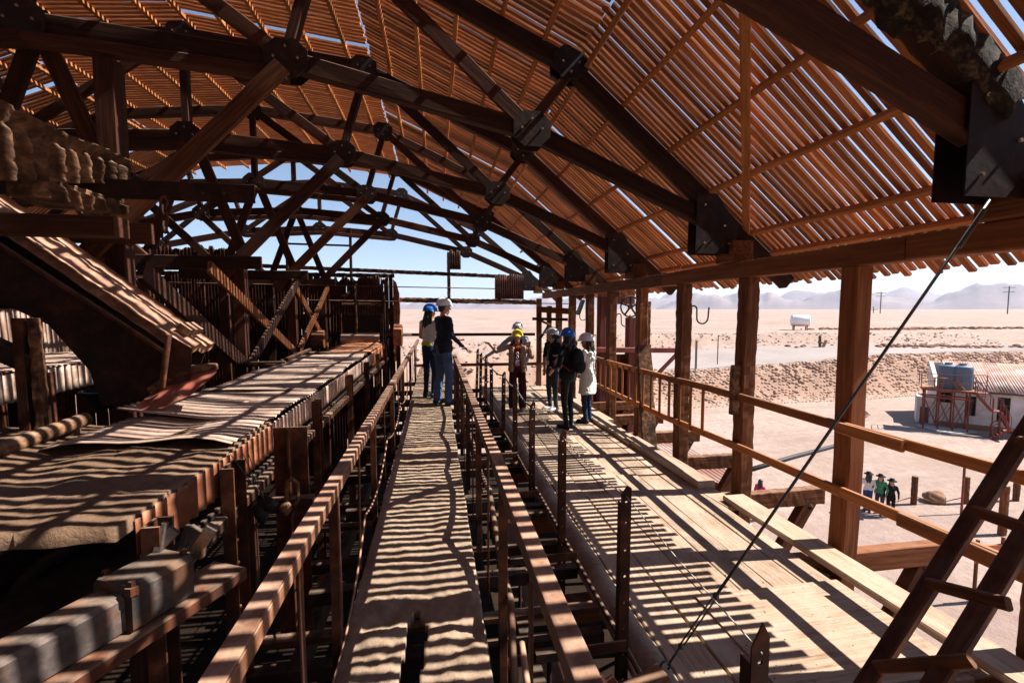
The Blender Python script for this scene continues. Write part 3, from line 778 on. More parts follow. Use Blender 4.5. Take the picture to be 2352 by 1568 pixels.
pl = [(.60, 2.95, .10), (.66, 3.0, .08), (.70, 3.05, -.06), (.72, 3.1, -.30)]
for a, c in zip(pl[:-1], pl[1:]): M.bar(a, c, .06, .010, (0, 1, 0))
M.build('strap', MT['rust'], e)
beam('half_log', (.80, 1.98, -.27), (1.13, 2.05, -.20), .10, .06, MT['oldpost'], None, wob=.015, label='short split half log wedged between strap and tall black post', cat='log')
beam('half_log', (.20, 1.75, -.42), (1.0, 2.0, -.24), .03, .05, MT['crust'], None, wob=.015, label='long thin dusty stick slanting under the deck side handrail', cat='stick')
# rusty striped pipe that runs beside the sill log
m = MB(); m.tube([(1.10, y, -.36 - .002 * y + .012 * noise.noise((y, 2, 2))) for y in np.arange(1.3, 11, .25)], .017, 8); m.build('edge_pipe', MT['rust'], None, True, label='thin rusty pipe running along the sill log of the deck', cat='pipe')
m = MB(); m.tube([(.99, 1.72, -1.0), (.99, 1.72, -.15)], .02, 8); m.tube([(.93, 1.71, -.20), (.90, 1.70, -.27), (.95, 1.70, -.34)], .006, 6); m.tube([(1.05, 1.71, -.20), (1.08, 1.70, -.27), (1.03, 1.70, -.34)], .006, 6)
m.build('thin_post', MT['steel'], None, True, label='thin grey steel rod with a wire loop beside the tall black post', cat='rod')
m = MB(); m.tube(sag([(.90, 1.85, -.10), (1.0, 1.45, -.42), (1.08, 1.30, -.50)], .02), .013, 8); m.build('striped_pipe', MT['flat'], None, True, label='short striped pipe running down beside the tall black post', cat='pipe')
# deep members in the gaps: pit timbers and machinery frames
pit = empty('pit_frame', (0, 6, -3), 'dark iron and timber frame below the walkway', 'frame')
for i, y in enumerate(np.arange(1.1, 13, .62)):
    beam('cross_member', (-1.3, y, -.55 - .12 * (i % 2)), (1.15, y, -.55 - .12 * (i % 2)), .09, .10, MT['rustd'], pit)
for x in (-.95, .62): beam('rail_member', (x, .6, -.78), (x, 13, -.78), .10, .16, MT['rustd'], pit, seg=4)
for y in (1.4, 2.9, 4.4, 5.9, 7.4, 8.9): beam('pit_pipe', (-1.2, y, -.40), (1.1, y + .02, -.42), .07, .07, MT['rust'], pit, ch=.02)
b = MB(); b.box((-4.5, 2.5, -3.05), (15.2, 24, .1)); b.build('pit_floor', MT['pit'], None, kind='structure')  # added floor; its near-black colour paints in the darkness below the walkway

# ================================================================== wooden guardrail of the deck
GX = 3.41
g = empty('wooden_guardrail', (GX, 6, DZ), 'orange wooden guardrail with two rails and slats along the deck edge', 'guardrail')
top = [(GX - .02, 11.2, .62), (GX, 8.6, .60), (GX, 6.3, .63), (GX, 5.15, .66), (GX, 3.28, .66), (GX, 1.2, .68)]
lowr = [(GX - .02, 11.2, .04), (GX, 8.6, .03), (GX, 6.3, .03), (GX, 5.15, .07), (GX, 3.28, .10), (GX, 1.2, .15)]
for pts_ in (top, lowr):
    for a, c in zip(pts_[:-1], pts_[1:]):
        beam('rail', a, c, .045, .085, MT['rail'], g, wob=.008)
for k in range(19):
    y = 5.3 + k * .285 if k < 19 else 0
    zt = .62; zb = .02
    beam('slat', (GX - .035, y, zb + .02), (GX - .035, y, zt), .022, .055, MT['rail'], g, up=(0, 1, 0), wob=.004)
beam('rail_splice', (GX - .05, 2.0, .12), (GX - .05, 2.75, .115), .04, .10, MT['rail'], g)
beam('rail_splice', (GX - .05, 2.75, .66), (GX - .05, 3.3, .66), .04, .09, MT['rail'], g)

# ================================================================== leaning board, cable, ladder, horn post
bd = [(PX - .06, PY[4] - .55, -.9), (PX - .02, PY[4] - .13, 1.05)]
beam('leaning_board', bd[0], bd[1], .24, .07, MT['crust'], None, up=(0, 1, 0), crust=.016, label='thick rough sandy board leaning against an eave post behind the guardrail', cat='board')
ca, cb = V((3.12, 2.16, 2.28)), V((1.30, 2.34, DZ + .02))
c = empty('tie_cable', cb, 'slanting dark steel cable with turnbuckle from truss to deck', 'cable')
d = (cb - ca).normalized()
m = MB(); m.tube([ca + (cb - ca) * t for t in (0, .3, .6, .84)], .0085, 8); m.build('cable', MT['steel'], c, True)
m = MB(); e1 = ca + (cb - ca) * .84; e2 = ca + (cb - ca) * .95; sd2 = d.cross(V((0, 1, 0))).normalized()
for s_ in (-1, 1): m.tube([e1 + sd2 * .012 * s_, e2 + sd2 * .012 * s_], .005, 6)
m.ball(e1, .02, 8, 6); m.ball(e2, .018, 8, 6); m.tube([e2, cb - d * .03], .007, 6); m.build('turnbuckle', MT['steel'], c, True)
m = MB(); m.tube([cb + V((.03 * math.cos(a), 0, .02 + .03 * math.sin(a))) for a in np.linspace(0, 2 * math.pi, 14)], .007, 6); m.build('eye_ring', MT['steel'], c, True)
m = MB(); m.tube([ca + (cb - ca) * t + V((.0, -.012, .0)) for t in (.02, .06, .1)], .012, 6); m.build('clamp', MT['steel'], c)
ld = empty('wooden_ladder', (2.5, 1.7, DZ - .1), 'dark wooden ladder leaning at the near end of the deck', 'ladder')
s0a, s0b = aty(1945, 1640, 1.72), aty(2400, 925, 1.86)
s1a, s1b = aty(2105, 1640, 1.50), aty(2520, 950, 1.64)
beam('stile', s0a, s0b, .075, .05, MT['beam'], ld, wob=.006)
beam('stile', s1a, s1b, .075, .05, MT['beam'], ld, wob=.006)
def seglerp(a, b_, t): return a + (b_ - a) * t
for (ta, tb) in ((.15, .17), (.395, .36), (.62, .58), (.85, .80)):
    pa, pb = seglerp(s0a, s0b, ta), seglerp(s1a, s1b, tb); dd = (pb - pa).normalized()
    beam('rung', pa - dd * .04 + V((-.02, -.045, .02)), pb + dd * .05 + V((-.02, -.045, .02)), .035, .055, MT['oldpost'], ld, wob=.008)
# black hose beyond the rail
m = MB(); pa, pb = aty(1700, 1085, 4.75), aty(1925, 1022, 5.6); m.tube([pa, (pa + pb) / 2 + V((0, 0, .01)), pb, aty(2000, 1000, 6.0)], .03, 10); m.build('black_hose', MT['black'], None, True, label='black hose stretched in the air outside the lower handrail', cat='hose')
# ================================================================== left side: troughs, chute, machinery
def corr(name, o, u, v, W, H, mat, parent, pitch=.076, amp=.010, rows=6, warp=None, rag=0.0, th=.0025, seed=0, holes=0, **t):
    """corrugated sheet: ribs run along v, the wave along u; thin but solid"""
    o, u, v = V(o), V(u).normalized(), V(v).normalized(); n = u.cross(v)
    nu = max(6, int(W / pitch * 6)); vs, fs = [], []
    M, _ = Matrix.Identity(4), 0
    for j in range(rows + 1):
        for i in range(nu + 1):
            s_ = W * i / nu; q = H * j / rows
            if rag and j == rows: q += rag * noise.fractal(V((s_ * 6 + seed, seed, 0)), .6, 2.2, 4) + rag * .5 * (noise.cell((s_ * 9 + seed, 0, 0)) - .5)
            p = u * s_ + v * q + n * (amp * math.sin(2 * math.pi * s_ / pitch))
            if warp: p += warp(s_ / W, j / rows)
            vs.append(p)
    nv = len(vs); vs = vs + [p - n * th for p in vs]
    rr = random.Random(seed + 5)
    hs = set()
    for _ in range(holes): hs.add((rr.randrange(nu), rr.randrange(rows)))
    for j in range(rows):
        for i in range(nu):
            if (i, j) in hs: continue
            p = j * (nu + 1) + i; q = (p, p + 1, p + nu + 2, p + nu + 1); fs.append(q); fs.append(tuple(k + nv for k in q[::-1]))
    for i in range(nu):
        for p, p2 in ((i, i + 1), (rows * (nu + 1) + i + 1, rows * (nu + 1) + i)): fs.append((p2, p, p + nv, p2 + nv))
    for j in range(rows):
        for p, p2 in (((j + 1) * (nu + 1), j * (nu + 1)), (j * (nu + 1) + nu, (j + 1) * (nu + 1) + nu)): fs.append((p2, p, p + nv, p2 + nv))
    return add(name, [tuple(p) for p in vs], fs, mat, parent, Matrix.Translation(o), True, **t)
TX, TZ = -1.25, .79
tr = empty('ore_trough', (-1.8, 5.5, -3), 'long corrugated iron trough with dusty buckled covers beside the walkway', 'trough')
# corrugated side facing the walkway, in lengths
ys_ = [2.08, 2.80, 3.62, 4.70, 5.9, 7.2, 8.5, 9.5]
for i in range(len(ys_) - 1):
    corr('side_sheet', (TX + .012 * (i % 2), ys_[i], TZ - .21), (0, 1, 0), (0, 0, 1), ys_[i + 1] - ys_[i] + .04, .205, MT['galp' if i > 1 else 'gal'], tr, .09, .011, 4, seed=i * 7)
corr('side_sheet', (-1.30, 9.6, TZ - .3), (0, 1, 0), (0, 0, 1), 2.3, .3, MT['gal'], tr, .09, .011, 4, seed=70)
# covers: earth caked near end, then buckled sheets
vs, fs = [], []; nX, nY = 40, 46
for j in range(nY + 1):
    for i in range(nX + 1):
        x = -3.0 + (1.74) * i / nX; y = 1.98 + 1.75 * j / nY
        e = sst(0, .1, i / nX)
        z = TZ + .012 + .035 * noise.fractal(V((x * 3, y * 3, 1)), .8, 2, 5) * sst(1.0, .9, i / nX) + .02 * noise.noise((x * 2, y * 2, 0)) + .04 * sst(.75, 0, i / nX)
        vs.append((x, y + .06 * noise.noise((x * 5, 0, 3)) * (j == 0), z))
for j in range(nY):
    for i in range(nX): p = j * (nX + 1) + i; fs.append((p, p + 1, p + nX + 2, p + nX + 1))
nv = len(vs); vs += [(p[0], p[1], TZ - .05) for p in vs]
for j in range(nY):
    for (a, b_) in ((j * (nX + 1), (j + 1) * (nX + 1)), ((j + 1) * (nX + 1) + nX, j * (nX + 1) + nX)): fs.append((a, b_, b_ + nv, a + nv))
for i in range(nX):
    for (a, b_) in ((i + 1, i), (nY * (nX + 1) + i, nY * (nX + 1) + i + 1)): fs.append((a, b_, b_ + nv, a + nv))
add('caked_cover', vs, fs, MT['dirtd'], tr, smooth=True)
def w1(s, q): return V((0, 0, .10 * math.sin(math.pi * q) * (1 - s) ** 1.2 + .05 * q * s - .02 * s))
def w2(s, q): return V((0, .06 * q, .02 * math.sin(s * 5) + .14 * max(0, q - .45) * (1 - s)))
def w3(s, q): return V((0, 0, .012 * math.sin(s * 7 + q * 3) + .03 * (1 - q) * sst(.7, 1, s)))
def w4(s, q): return V((0, 0, .05 * math.sin(math.pi * q) * sst(.3, 0, s) + .02 * math.sin(q * 9)))
corr('cover_sheet', (-1.27, 3.05, TZ + .03), (0, 1, 0), (-1, 0, 0), .80, 1.05, MT['galp'], tr, .076, .008, 10, w4, seed=1)
corr('cover_sheet', (-1.24, 3.70, TZ + .035), (0, 1, 0), (-1, 0, .02), 1.35, 1.10, MT['galp'], tr, .076, .009, 12, w2, seed=2)
corr('cover_sheet', (-1.26, 4.95, TZ + .03), (0, 1, 0), (-1, 0, .03), 1.9, 1.06, MT['galp'], tr, .076, .008, 8, w3, seed=3, holes=3)
corr('cover_sheet', (-1.26, 6.75, TZ + .045), (0, 1, 0), (-1, 0, .02), 1.8, 1.02, MT['galp'], tr, .076, .008, 8, w3, seed=4, holes=4)
corr('cover_sheet', (-1.30, 9.3, TZ + .02), (0, 1, 0), (-1, 0, .0), 2.4, .95, MT['gal'], tr, .076, .008, 8, w3, seed=5)
beam('cover_lip', (-1.3, 8.85, TZ + .03), (-2.3, 8.9, TZ + .06), .16, .05, MT['crust'], tr, crust=.012)
beam('far_side', (-2.36, 2.1, .55), (-2.36, 11.8, .55), .05, .40, MT['rustd'], tr, seg=6)
beam('floor_beam', (-1.9, 2.05, .30), (-1.9, 11.8, .30), .9, .06, MT['rustd'], tr, seg=6)
beam('foot_rail', (TX + .02, 2.1, .44), (TX + .02, 11.8, .42), .07, .07, MT['rust'], tr, seg=8)
for k, y in enumerate((2.12, 2.86, 4.78, 6.55, 8.1, 9.6, 11)):
    w = .16 if k == 1 else .10
    b = MB(); x = TX + .03
    b.box((x, y, -.4), (.012, w, 2.3)); b.box((x + .03, y - w / 2, -.4), (.07, .012, 2.3)); b.box((x + .03, y + w / 2, -.4), (.07, .012, 2.3))
    p = b.build('channel_post', MT['rust'], tr)
    for q in range(8):
        for s_ in (-1, 1):
            r_ = MB(); r_.ball((x + .012, y + s_ * (w / 2 - .025), .68 - q * .14), .012, 8, 5); r_.build('rivet', MT['rust'], p, True)
# second trough farther left and the outer corrugated wall
t2 = empty('ore_trough', (-5.4, 5.8, -3), 'second corrugated trough standing behind the chute', 'trough')
corr('cover_sheet', (-4.3, 4.4, 1.02), (0, 1, 0), (-1, 0, 0), 3.2, 1.6, MT['galp'], t2, .076, .008, 6, w3, seed=9)
corr('side_sheet', (-4.32, 4.4, .70), (0, 1, 0), (0, 0, 1), 3.2, .30, MT['galp'], t2, .11, .013, 3, seed=10)
corr('side_sheet', (-5.9, 4.38, .55), (1, 0, 0), (0, 0, 1), 1.6, .45, MT['galp'], t2, .11, .013, 3, seed=11)
for y in (4.5, 5.9, 7.4): beam('leg', (-4.35, y, -3), (-4.35, y, .95), .10, .10, MT['rust'], t2, up=(0, 1, 0))
t3 = empty('ore_trough', (-7, 8, -3), 'third trough with lit corrugated flank at the back of the shed', 'trough')
corr('side_sheet', (-6.6, 6.2, .75), (0, 1, 0), (0, 0, 1), 5.0, .9, MT['galp'], t3, .12, .014, 3, seed=12)
corr('cover_sheet', (-6.6, 6.2, 1.66), (0, 1, 0), (-1, 0, 0), 5.0, 1.2, MT['gal'], t3, .076, .008, 4, seed=13)
for y in (6.4, 8.8, 11): beam('leg', (-6.65, y, -3), (-6.65, y, 1.6), .12, .12, MT['rust'], t3, up=(0, 1, 0))
lw = empty('outer_wall', (-10.6, 5, -3), 'rusty corrugated outer wall along the far side of the shed', 'wall')
for i in range(20):
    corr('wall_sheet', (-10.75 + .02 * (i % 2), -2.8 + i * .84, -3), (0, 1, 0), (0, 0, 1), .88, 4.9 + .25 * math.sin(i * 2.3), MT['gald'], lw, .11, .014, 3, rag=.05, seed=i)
for y in range(-2, 15, 3): beam('wall_post', (-10.6, y, -3), (-10.6, y, 2.5), .15, .15, MT['beam'], lw, up=(0, 1, 0))

nw_ = empty('near_wall', (-4, -9, -3), 'closed plank wall at the other end of the shed', 'wall')
for i in range(30):
    beam('wall_plank', (-11.3 + i * .5, -9.02, -3), (-11.3 + i * .5, -9.02, 2.0 + max(0, 3.55 - abs(i * .5 - 7.7) * .46)), .49, .05, MT['beam'], nw_, up=(0, 1, 0))
# ------------------------------------------------------------------ inclined chute
chu = empty('inclined_chute', (-2.6, 4.25, .6), 'big inclined iron chute with dusty flanged top pouring towards the trough', 'chute')
e0, e1 = V((-2.00, 4.0, 1.34)), V((-4.75, 4.0, 3.55)); sl_ = (e1 - e0)
def chp(t, y, off=0):
    nrm = V((.62, 0, .78)); return e0 + sl_ * t + V((0, y - 4.0, 0)) + nrm * off
vs, fs = [], []
nu, nw = 70, 14
for i in range(nu + 1):
    for j in range(nw + 1):
        t = i / nu; y = 3.98 + .54 * j / nw; s_ = j / nw
        # flanged profile: raised lips, dirt ridge in the middle
        off = .035 * (s_ < .1) + .03 * (s_ > .93) + .045 * math.exp(-((s_ - .5 - .08 * noise.noise((t * 9, 0, 0))) / .10) ** 2) * (1 + .8 * noise.noise((t * 30, 2, 0))) + .012 * noise.fractal(V((t * 40, s_ * 6, 0)), .8, 2, 3)
        vs.append(chp(t, y, off))
for i in range(nu):
    for j in range(nw): p = i * (nw + 1) + j; fs.append((p, p + nw + 1, p + nw + 2, p + 1))
nv = len(vs); vs += [p - V((.62, 0, .78)) * .05 - V((0, 0, .02)) for p in vs]
for i in range(nu):
    for (a, b_) in ((i * (nw + 1), (i + 1) * (nw + 1)), ((i + 1) * (nw + 1) + nw, i * (nw + 1) + nw)): fs.append((a, b_, b_ + nv, a + nv))
for j in range(nw): fs.append((j + 1, j, j + nv, j + 1 + nv))
for i in range(nu):
    for j in range(nw): p = i * (nw + 1) + j + nv; fs.append((p, p + 1, p + nw + 2, p + nw + 1))
add('top_plate', [tuple(p) for p in vs], fs, MT['flat'], chu, smooth=True)
for (yy, nm) in ((4.03, 'side_plate'), (4.47, 'side_plate')):
    b = MB(); pl = [aty(x, y, 4.03) for x, y in ((-420, 300), (-2, 560), (412, 812), (362, 935), (232, 930), (205, 850), (110, 745), (-10, 690), (-420, 520))]
    b.plate([(p.x, yy, p.z) for p in pl], (0, 1, 0), .012); b.build(nm, MT['rustd'], chu)
for t in (.5, .7):
    p = chp(t, 4.0, -.06); beam('stiffener', p + V((-.0, -.02, -.02)), p + V((-.30, -.02, -.42)), .05, .03, MT['rustd'], chu)
a_, b_ = aty(-300, 370, 3.98), aty(420, 835, 3.98)
beam('edge_angle', V((a_.x, 3.985, a_.z)), V((b_.x, 3.985, b_.z)), .03, .035, MT['rust'], chu)
b = MB(); q = [aty(x, y, 3.9) for x, y in ((375, 885), (385, 768), (440, 800), (435, 880))]; b.plate([(p.x, 3.9, p.z) for p in q], (0, 1, .0), .012); b.build('spout_plate', MT['rust'], chu)
beam('spout_angle', aty(372, 890, 3.86), aty(388, 768, 3.86), .03, .05, MT['rust'], chu, up=(0, 1, 0))
b = MB(); b.box(chp(.045, 4.3, .07), (.10, .22, .06), Matrix.Rotation(R_(39), 3, 'Y')); b.build('end_cleat', MT['flat'], chu)
# torn red and white rubber flap at the spout
fl = []; ff = []
up_ = [(350, 902), (400, 872), (450, 852), (500, 845)]; dn = [(292, 948), (370, 938), (440, 905), (492, 862)]
NF = 24
for j in range(7):
    for i in range(NF + 1):
        t = i / NF * 3; k = min(2, int(t)); f = t - k
        a = (up_[k][0] * (1 - f) + up_[k + 1][0] * f, up_[k][1] * (1 - f) + up_[k + 1][1] * f); c = (dn[k][0] * (1 - f) + dn[k + 1][0] * f, dn[k][1] * (1 - f) + dn[k + 1][1] * f)
        s_ = j / 6; x, y = a[0] * (1 - s_) + c[0] * s_, a[1] * (1 - s_) + c[1] * s_
        p = aty(x, y, 3.95 - .16 * s_); p.y += .02 * math.sin(i * .9) * s_; p.z += (.012 * noise.noise((i * 1.7, 0, 0)) if j == 6 else 0); fl.append(p)
for j in range(6):
    for i in range(NF): p = j * (NF + 1) + i; ff.append((p, p + NF + 1, p + NF + 2, p + 1))
nv = len(fl); fl += [p + V((0, .012, .004)) for p in fl]; ff += [tuple(k + nv for k in f[::-1]) for f in list(ff)]
for i in range(NF):
    for (a, c) in ((i, i + 1), (6 * (NF + 1) + i + 1, 6 * (NF + 1) + i)): ff.append((c, a, a + nv, c + nv))
MT['flap'] = mat_rust('red_flap', (.16, .035, .022), (.30, .07, .045), (.38, .11, .075), 0.2, 8, .7, coat=(.48, .38, .33, .60))
add('rubber_flap', [tuple(p) for p in fl], ff, MT['flap'], chu, smooth=True)
m = MB(); m.tube([p + V((0, -.01, .02)) for p in fl[:NF + 1:3]], [.04, .035, .045, .04, .045, .04, .03, .03, .02], 10); m.build('crust_roll', MT['crust'], chu, True)
# chute support posts
sp = empty('chute_stand', (-2.75, 3.6, -3), 'crusted channel post and slanting beam that carry the chute', 'stand')
b = MB(); b.box((-2.77, 3.6, -.6), (.06, .10, 4.4)); b.box((-2.70, 3.6, -.6), (.05, .06, 4.4)); b.build('channel_post', MT['rust'], sp)
beam('crust_strip', (-2.685, 3.585, -.2), (-2.685, 3.585, 1.6), .05, .05, MT['crust'], sp, up=(0, 1, 0), crust=.014)
beam('slant_beam', (-3.6, 3.62, 1.75), (-2.72, 3.6, 1.28), .10, .12, MT['rustd'], sp)
# hopper edge: salt crusted ribbed plate with its carrying beam
hp = empty('crusted_hopper', (-2.2, 2.6, 2.3), 'salt crusted ribbed hopper plate above the chute', 'hopper')
def rib_plate(y0, y1, zt, zb, nu, nw, lip):
    vs, fs = [], []; XP = -1.77
    for i in range(nu + 1):
        for j in range(nw + 1):
            y = y0 + (y1 - y0) * i / nu; s_ = j / nw; z_t, z_b = zt(y), zb(y); z = z_t + (z_b - z_t) * s_
            rib = .045 * max(0, math.sin(y * 70 + .5 * noise.noise((y * 3, z * 4, 0)))) ** .7 * sst(.18, .38, s_) + lip * math.exp(-(s_ / .16) ** 2)
            x = XP + rib * (.9 + .35 * noise.noise((y * 12, z * 16, 3))) + .010 * noise.fractal(V((y * 30, z * 30, 0)), .6, 2.3, 6)
            vs.append((x, y, z + .010 * noise.noise((y * 20, 1, 1)) * (s_ < .05 or s_ > .95)))
    for i in range(nu):
        for j in range(nw): p = i * (nw + 1) + j; fs.append((p, p + 1, p + nw + 2, p + nw + 1))
    nv = len(vs); vs += [(XP - .14, p[1], p[2]) for p in vs]
    for i in range(nu):
        for (a, c) in ((i * (nw + 1), (i + 1) * (nw + 1)), ((i + 1) * (nw + 1) + nw, i * (nw + 1) + nw)): fs.append((a, c, c + nv, a + nv))
    for j in range(nw):
        for (a, c) in ((j + 1, j), (nu * (nw + 1) + j, nu * (nw + 1) + j + 1)): fs.append((a, c, c + nv, a + nv))
    return vs, fs
vs, fs = rib_plate(1.3, 3.0, lambda y: 2.47 + .012 * y + .010 * math.sin(y * 7), lambda y: 2.19 + (y - 2.23) * .24, 190, 44, .06)
add('ribbed_plate', vs, fs, MT['crust'], hp, smooth=True)
vs, fs = rib_plate(2.45, 2.98, lambda y: 2.275, lambda y: 2.18 + .02 * math.sin(y * 9), 70, 18, .0)
add('lower_plate', vs, fs, MT['crust'], hp, smooth=True)
# carrying angle with bolt holes at its end
b = MB(); X0, X1, zc, hh = -4.2, -1.015, 2.315, .05
b.plate([(X0, 2.86, zc - hh), (-1.450, 2.86, zc - hh), (-1.450, 2.86, zc + hh), (X0, 2.86, zc + hh)], (0, 1, 0), .012)
segs = [-1.450, -1.340, -1.230, -1.125]
for q in range(3):
    xa, xb = segs[q], segs[q + 1]; xc = (xa + xb) / 2
    ring = [(xc + .013 * math.cos(2 * math.pi * k / 8 + math.pi / 8), zc + .013 * math.sin(2 * math.pi * k / 8 + math.pi / 8)) for k in range(8)]
    w = (xb - xa) / 2; out = [(xb, zc + hh), (xc + w * .3, zc + hh), (xc - w * .3, zc + hh), (xa, zc + hh), (xa, zc - hh), (xc - w * .3, zc - hh), (xc + w * .3, zc - hh), (xb, zc - hh)]
    v0 = []
    for yy in (2.86, 2.872): v0 += [(x, yy, z) for x, z in out] + [(x, yy, z) for x, z in ring]
    f0 = []
    for k in range(8):
        k2 = (k + 1) % 8; f0 += [(k, k2, 8 + k2, 8 + k), (16 + k, 24 + k, 24 + k2, 16 + k2), (8 + k, 8 + k2, 24 + k2, 24 + k)]
    b._a(v0, f0)
b.plate([(-1.125, 2.86, zc - hh), (X1, 2.86, zc - hh), (X1, 2.86, zc + hh), (-1.125, 2.86, zc + hh)], (0, 1, 0), .012)
b.build('carrying_angle', MT['rustd'], hp)
beam('angle_leg', (X0, 2.91, zc + hh), (X1, 2.91, zc + hh), .09, .010, MT['rustd'], hp)
beam('back_timber', (-4.2, 3.2, 2.16), (-1.9, 3.2, 2.16), .14, .12, MT['beam'], hp)
# chain on the angle
ch = empty('hanging_chain', (-1.48, 2.85, 2.1), 'short rusty chain hanging from the hopper angle', 'chain')
for k in range(5):
    lk = MB(); cz = 2.25 - k * .045; pts_ = []
    for a in np.linspace(0, 2 * math.pi, 13):
        p = V((.017 * math.cos(a), 0, .032 * math.sin(a))); 
        if k % 2: p = V((0, p.x, p.z))
        pts_.append(V((-1.48, 2.85, cz)) + p)
    lk.tube(pts_, .007, 6, False); lk.build('link', MT['rust'], ch, True)
# handrail pipes behind the trough
def pipe(pts, r_, lab, mat='crust', legs=(), grp=None):
    e = empty('pipe_rail', pts[0], lab, 'pipe', grp)
    m = MB(); m.tube(pts, r_, 12); m.build('pipe', MT[mat], e, True)
    for p in legs: m = MB(); m.tube([p, (p[0], p[1], -.2)], r_ * .7, 8); m.build('stanchion', MT['rust'], e, True)
pipe([(-2.47, 2.1, .84), (-2.46, 2.8, .85), (-2.45, 3.2, .87), (-2.44, 3.6, .89)], .048, 'thick crusted pipe rail lying under the chute spout', legs=[(-2.45, 3.0, .84), (-2.44, 3.5, .87)])
pipe([(-2.42, 4.3, .98), (-2.40, 4.7, 1.03), (-2.40, 5.1, 1.06), (-2.40, 5.16, .7)], .035, 'bent pipe rail just past the torn red flap', legs=[])
pipe([(-2.95, 7.3, .84), (-2.25, 7.3, .84)], .04, 'level pipe rail crossing between column and trough', legs=[(-2.55, 7.3, .82)])
pipe([(-2.45, 7.7, .82), (-2.45, 9.4, .86), (-2.45, 9.5, .5)], .04, 'pipe rail along the far edge of the trough below the crossed braces', legs=[(-2.45, 8.5, .82)])
# black bucket and small plate behind the chute
b = MB(); b.lathe([(.10, 0), (.17, .16), (.18, .17), (.165, .17), (.10, .03), (0, .03)], (-3.15, 4.9, .72), (0, 0, 1), 20); b.build('black_bucket', MT['black'], None, True, label='black rubber bucket hanging behind the chute', cat='bucket')
# bearing block on its bed, near corner of the trough
bb = empty('bearing_block', (-1.45, 2.0, .2), 'grey crusted bearing block bolted on an iron bed below the near trough end', 'bearing')
def nb(p): return (p[0] * .86, p[1] * .86, 1.66 - (1.66 - p[2]) * .86)
beam('bed', nb((-1.62, 1.60, .235)), nb((-1.13, 2.62, .235)), .20, .06, MT['rust'], bb)
beam('shaft_housing', nb((-1.66, 1.66, .35)), nb((-1.40, 2.18, .35)), .15, .15, MT['leadr'], bb, ch=.016, wob=.004)
beam('cap', nb((-1.40, 2.15, .37)), nb((-1.28, 2.40, .37)), .20, .19, MT['leadr'], bb, ch=.022, wob=.012, seg=6)
for (x, y) in ((-1.47, 2.23), (-1.30, 2.12), (-1.22, 2.36)):
    m = MB(); m.lathe([(0, 0), (.024, 0), (.024, .03), (.013, .03), (.013, .05), (0, .05)], nb((x, y, .44)), (0, 0, 1), 6); m.build('bolt', MT['rust'], bb)
m = MB(); m.lathe([(.05, 0), (.05, .09), (.0, .09)], nb((-1.70, 1.58, .32)), (-.4, -.9, 0), 14); m.build('shaft_end', MT['leadr'], bb, True)
for k, (x, y, z, s) in enumerate(((-1.36, 2.42, .50, .05), (-1.28, 2.46, .46, .06), (-1.22, 2.50, .42, .05))):
    m = MB(); p = V(nb((x, y, z))); m.bar(p - V((.05, 0, .05)), p + V((.05, .03, .05 + .02 * k)), .05, .035 + .01 * k, (0, 1, 0)); m.bar(p + V((0, 0, -.03)), p + V((.02, .02, .09)), .035, .05, (0, 1, 0), taper=.6); m.build('tooth', MT['leadr'], bb)
pw = empty('spoked_pulley', (-2.0, 2.6, .1), 'dark spoked pulley wheel in the shade under the trough', 'pulley')
m = MB(); m.tube([(-1.98, 2.6 + .26 * math.cos(a), .12 + .26 * math.sin(a)) for a in np.linspace(0, 2 * math.pi, 30)], .035, 8, False); m.build('rim', MT['rustd'], pw, True)
for k in range(5):
    a = k * 2 * math.pi / 5; m = MB(); m.bar((-1.98, 2.6, .12), (-1.98, 2.6 + .25 * math.cos(a), .12 + .25 * math.sin(a)), .04, .03, (1, 0, 0)); m.build('spoke', MT['rustd'], pw)
m = MB(); m.lathe([(.06, -.08), (.06, .08)], (-1.98, 2.6, .12), (1, 0, 0), 12); m.build('hub', MT['rustd'], pw)
beam('rust_box', (-2.6, 2.18, 1.02), (-2.25, 2.18, 1.02), .12, .24, MT['rust'], None, label='corner of a rusty iron box at the near end of the earth caked trough', cat='box')
# hook stand between trough and handrail
hs = empty('hook_stand', (-.92, 3.2, -.6), 'rusty plate stand with a screw hook between trough and handrail', 'stand')
b = MB(); b.box((-1.0, 3.3, .10), (.22, .014, 1.5)); b.box((-1.0, 3.27, .10), (.014, .06, 1.5)); b.build('plate', MT['rust'], hs)
b = MB(); b.box((-.98, 3.22, .34), (.28, .08, .09)); b.build('clamp', MT['rust'], hs)
m = MB(); m.tube([(-1.0, 3.18, .30), (-1.0, 3.17, .46), (-.99, 3.17, .51), (-.96, 3.17, .53), (-.93, 3.17, .50), (-.925, 3.17, .40), (-.95, 3.17, .35)], .014, 8); m.ball((-1.0, 3.15, .34), .042, 10, 7, nz=.3); m.build('screw_hook', MT['crust'], hs, True)
b = MB(); b.ball((-1.07, 2.95, .42), (.05, .04, .07), 10, 8, nz=.5); b.ball((-1.03, 2.94, .46), (.05, .035, .04), 10, 8, nz=.5, seed=3); b.build('plastic_bag', MT['black'], None, True, label='crumpled black bag hanging on wires at the trough post', cat='bag')
m = MB()
for dx in (-.05, .02, .05): m.tube([(-1.17 + dx, 2.9, .80), (-1.06, 2.95, .49)], .0025, 5)
m.build('bag_wire', MT['steel'], None, label='thin wires holding up the crumpled black bag', cat='wire')

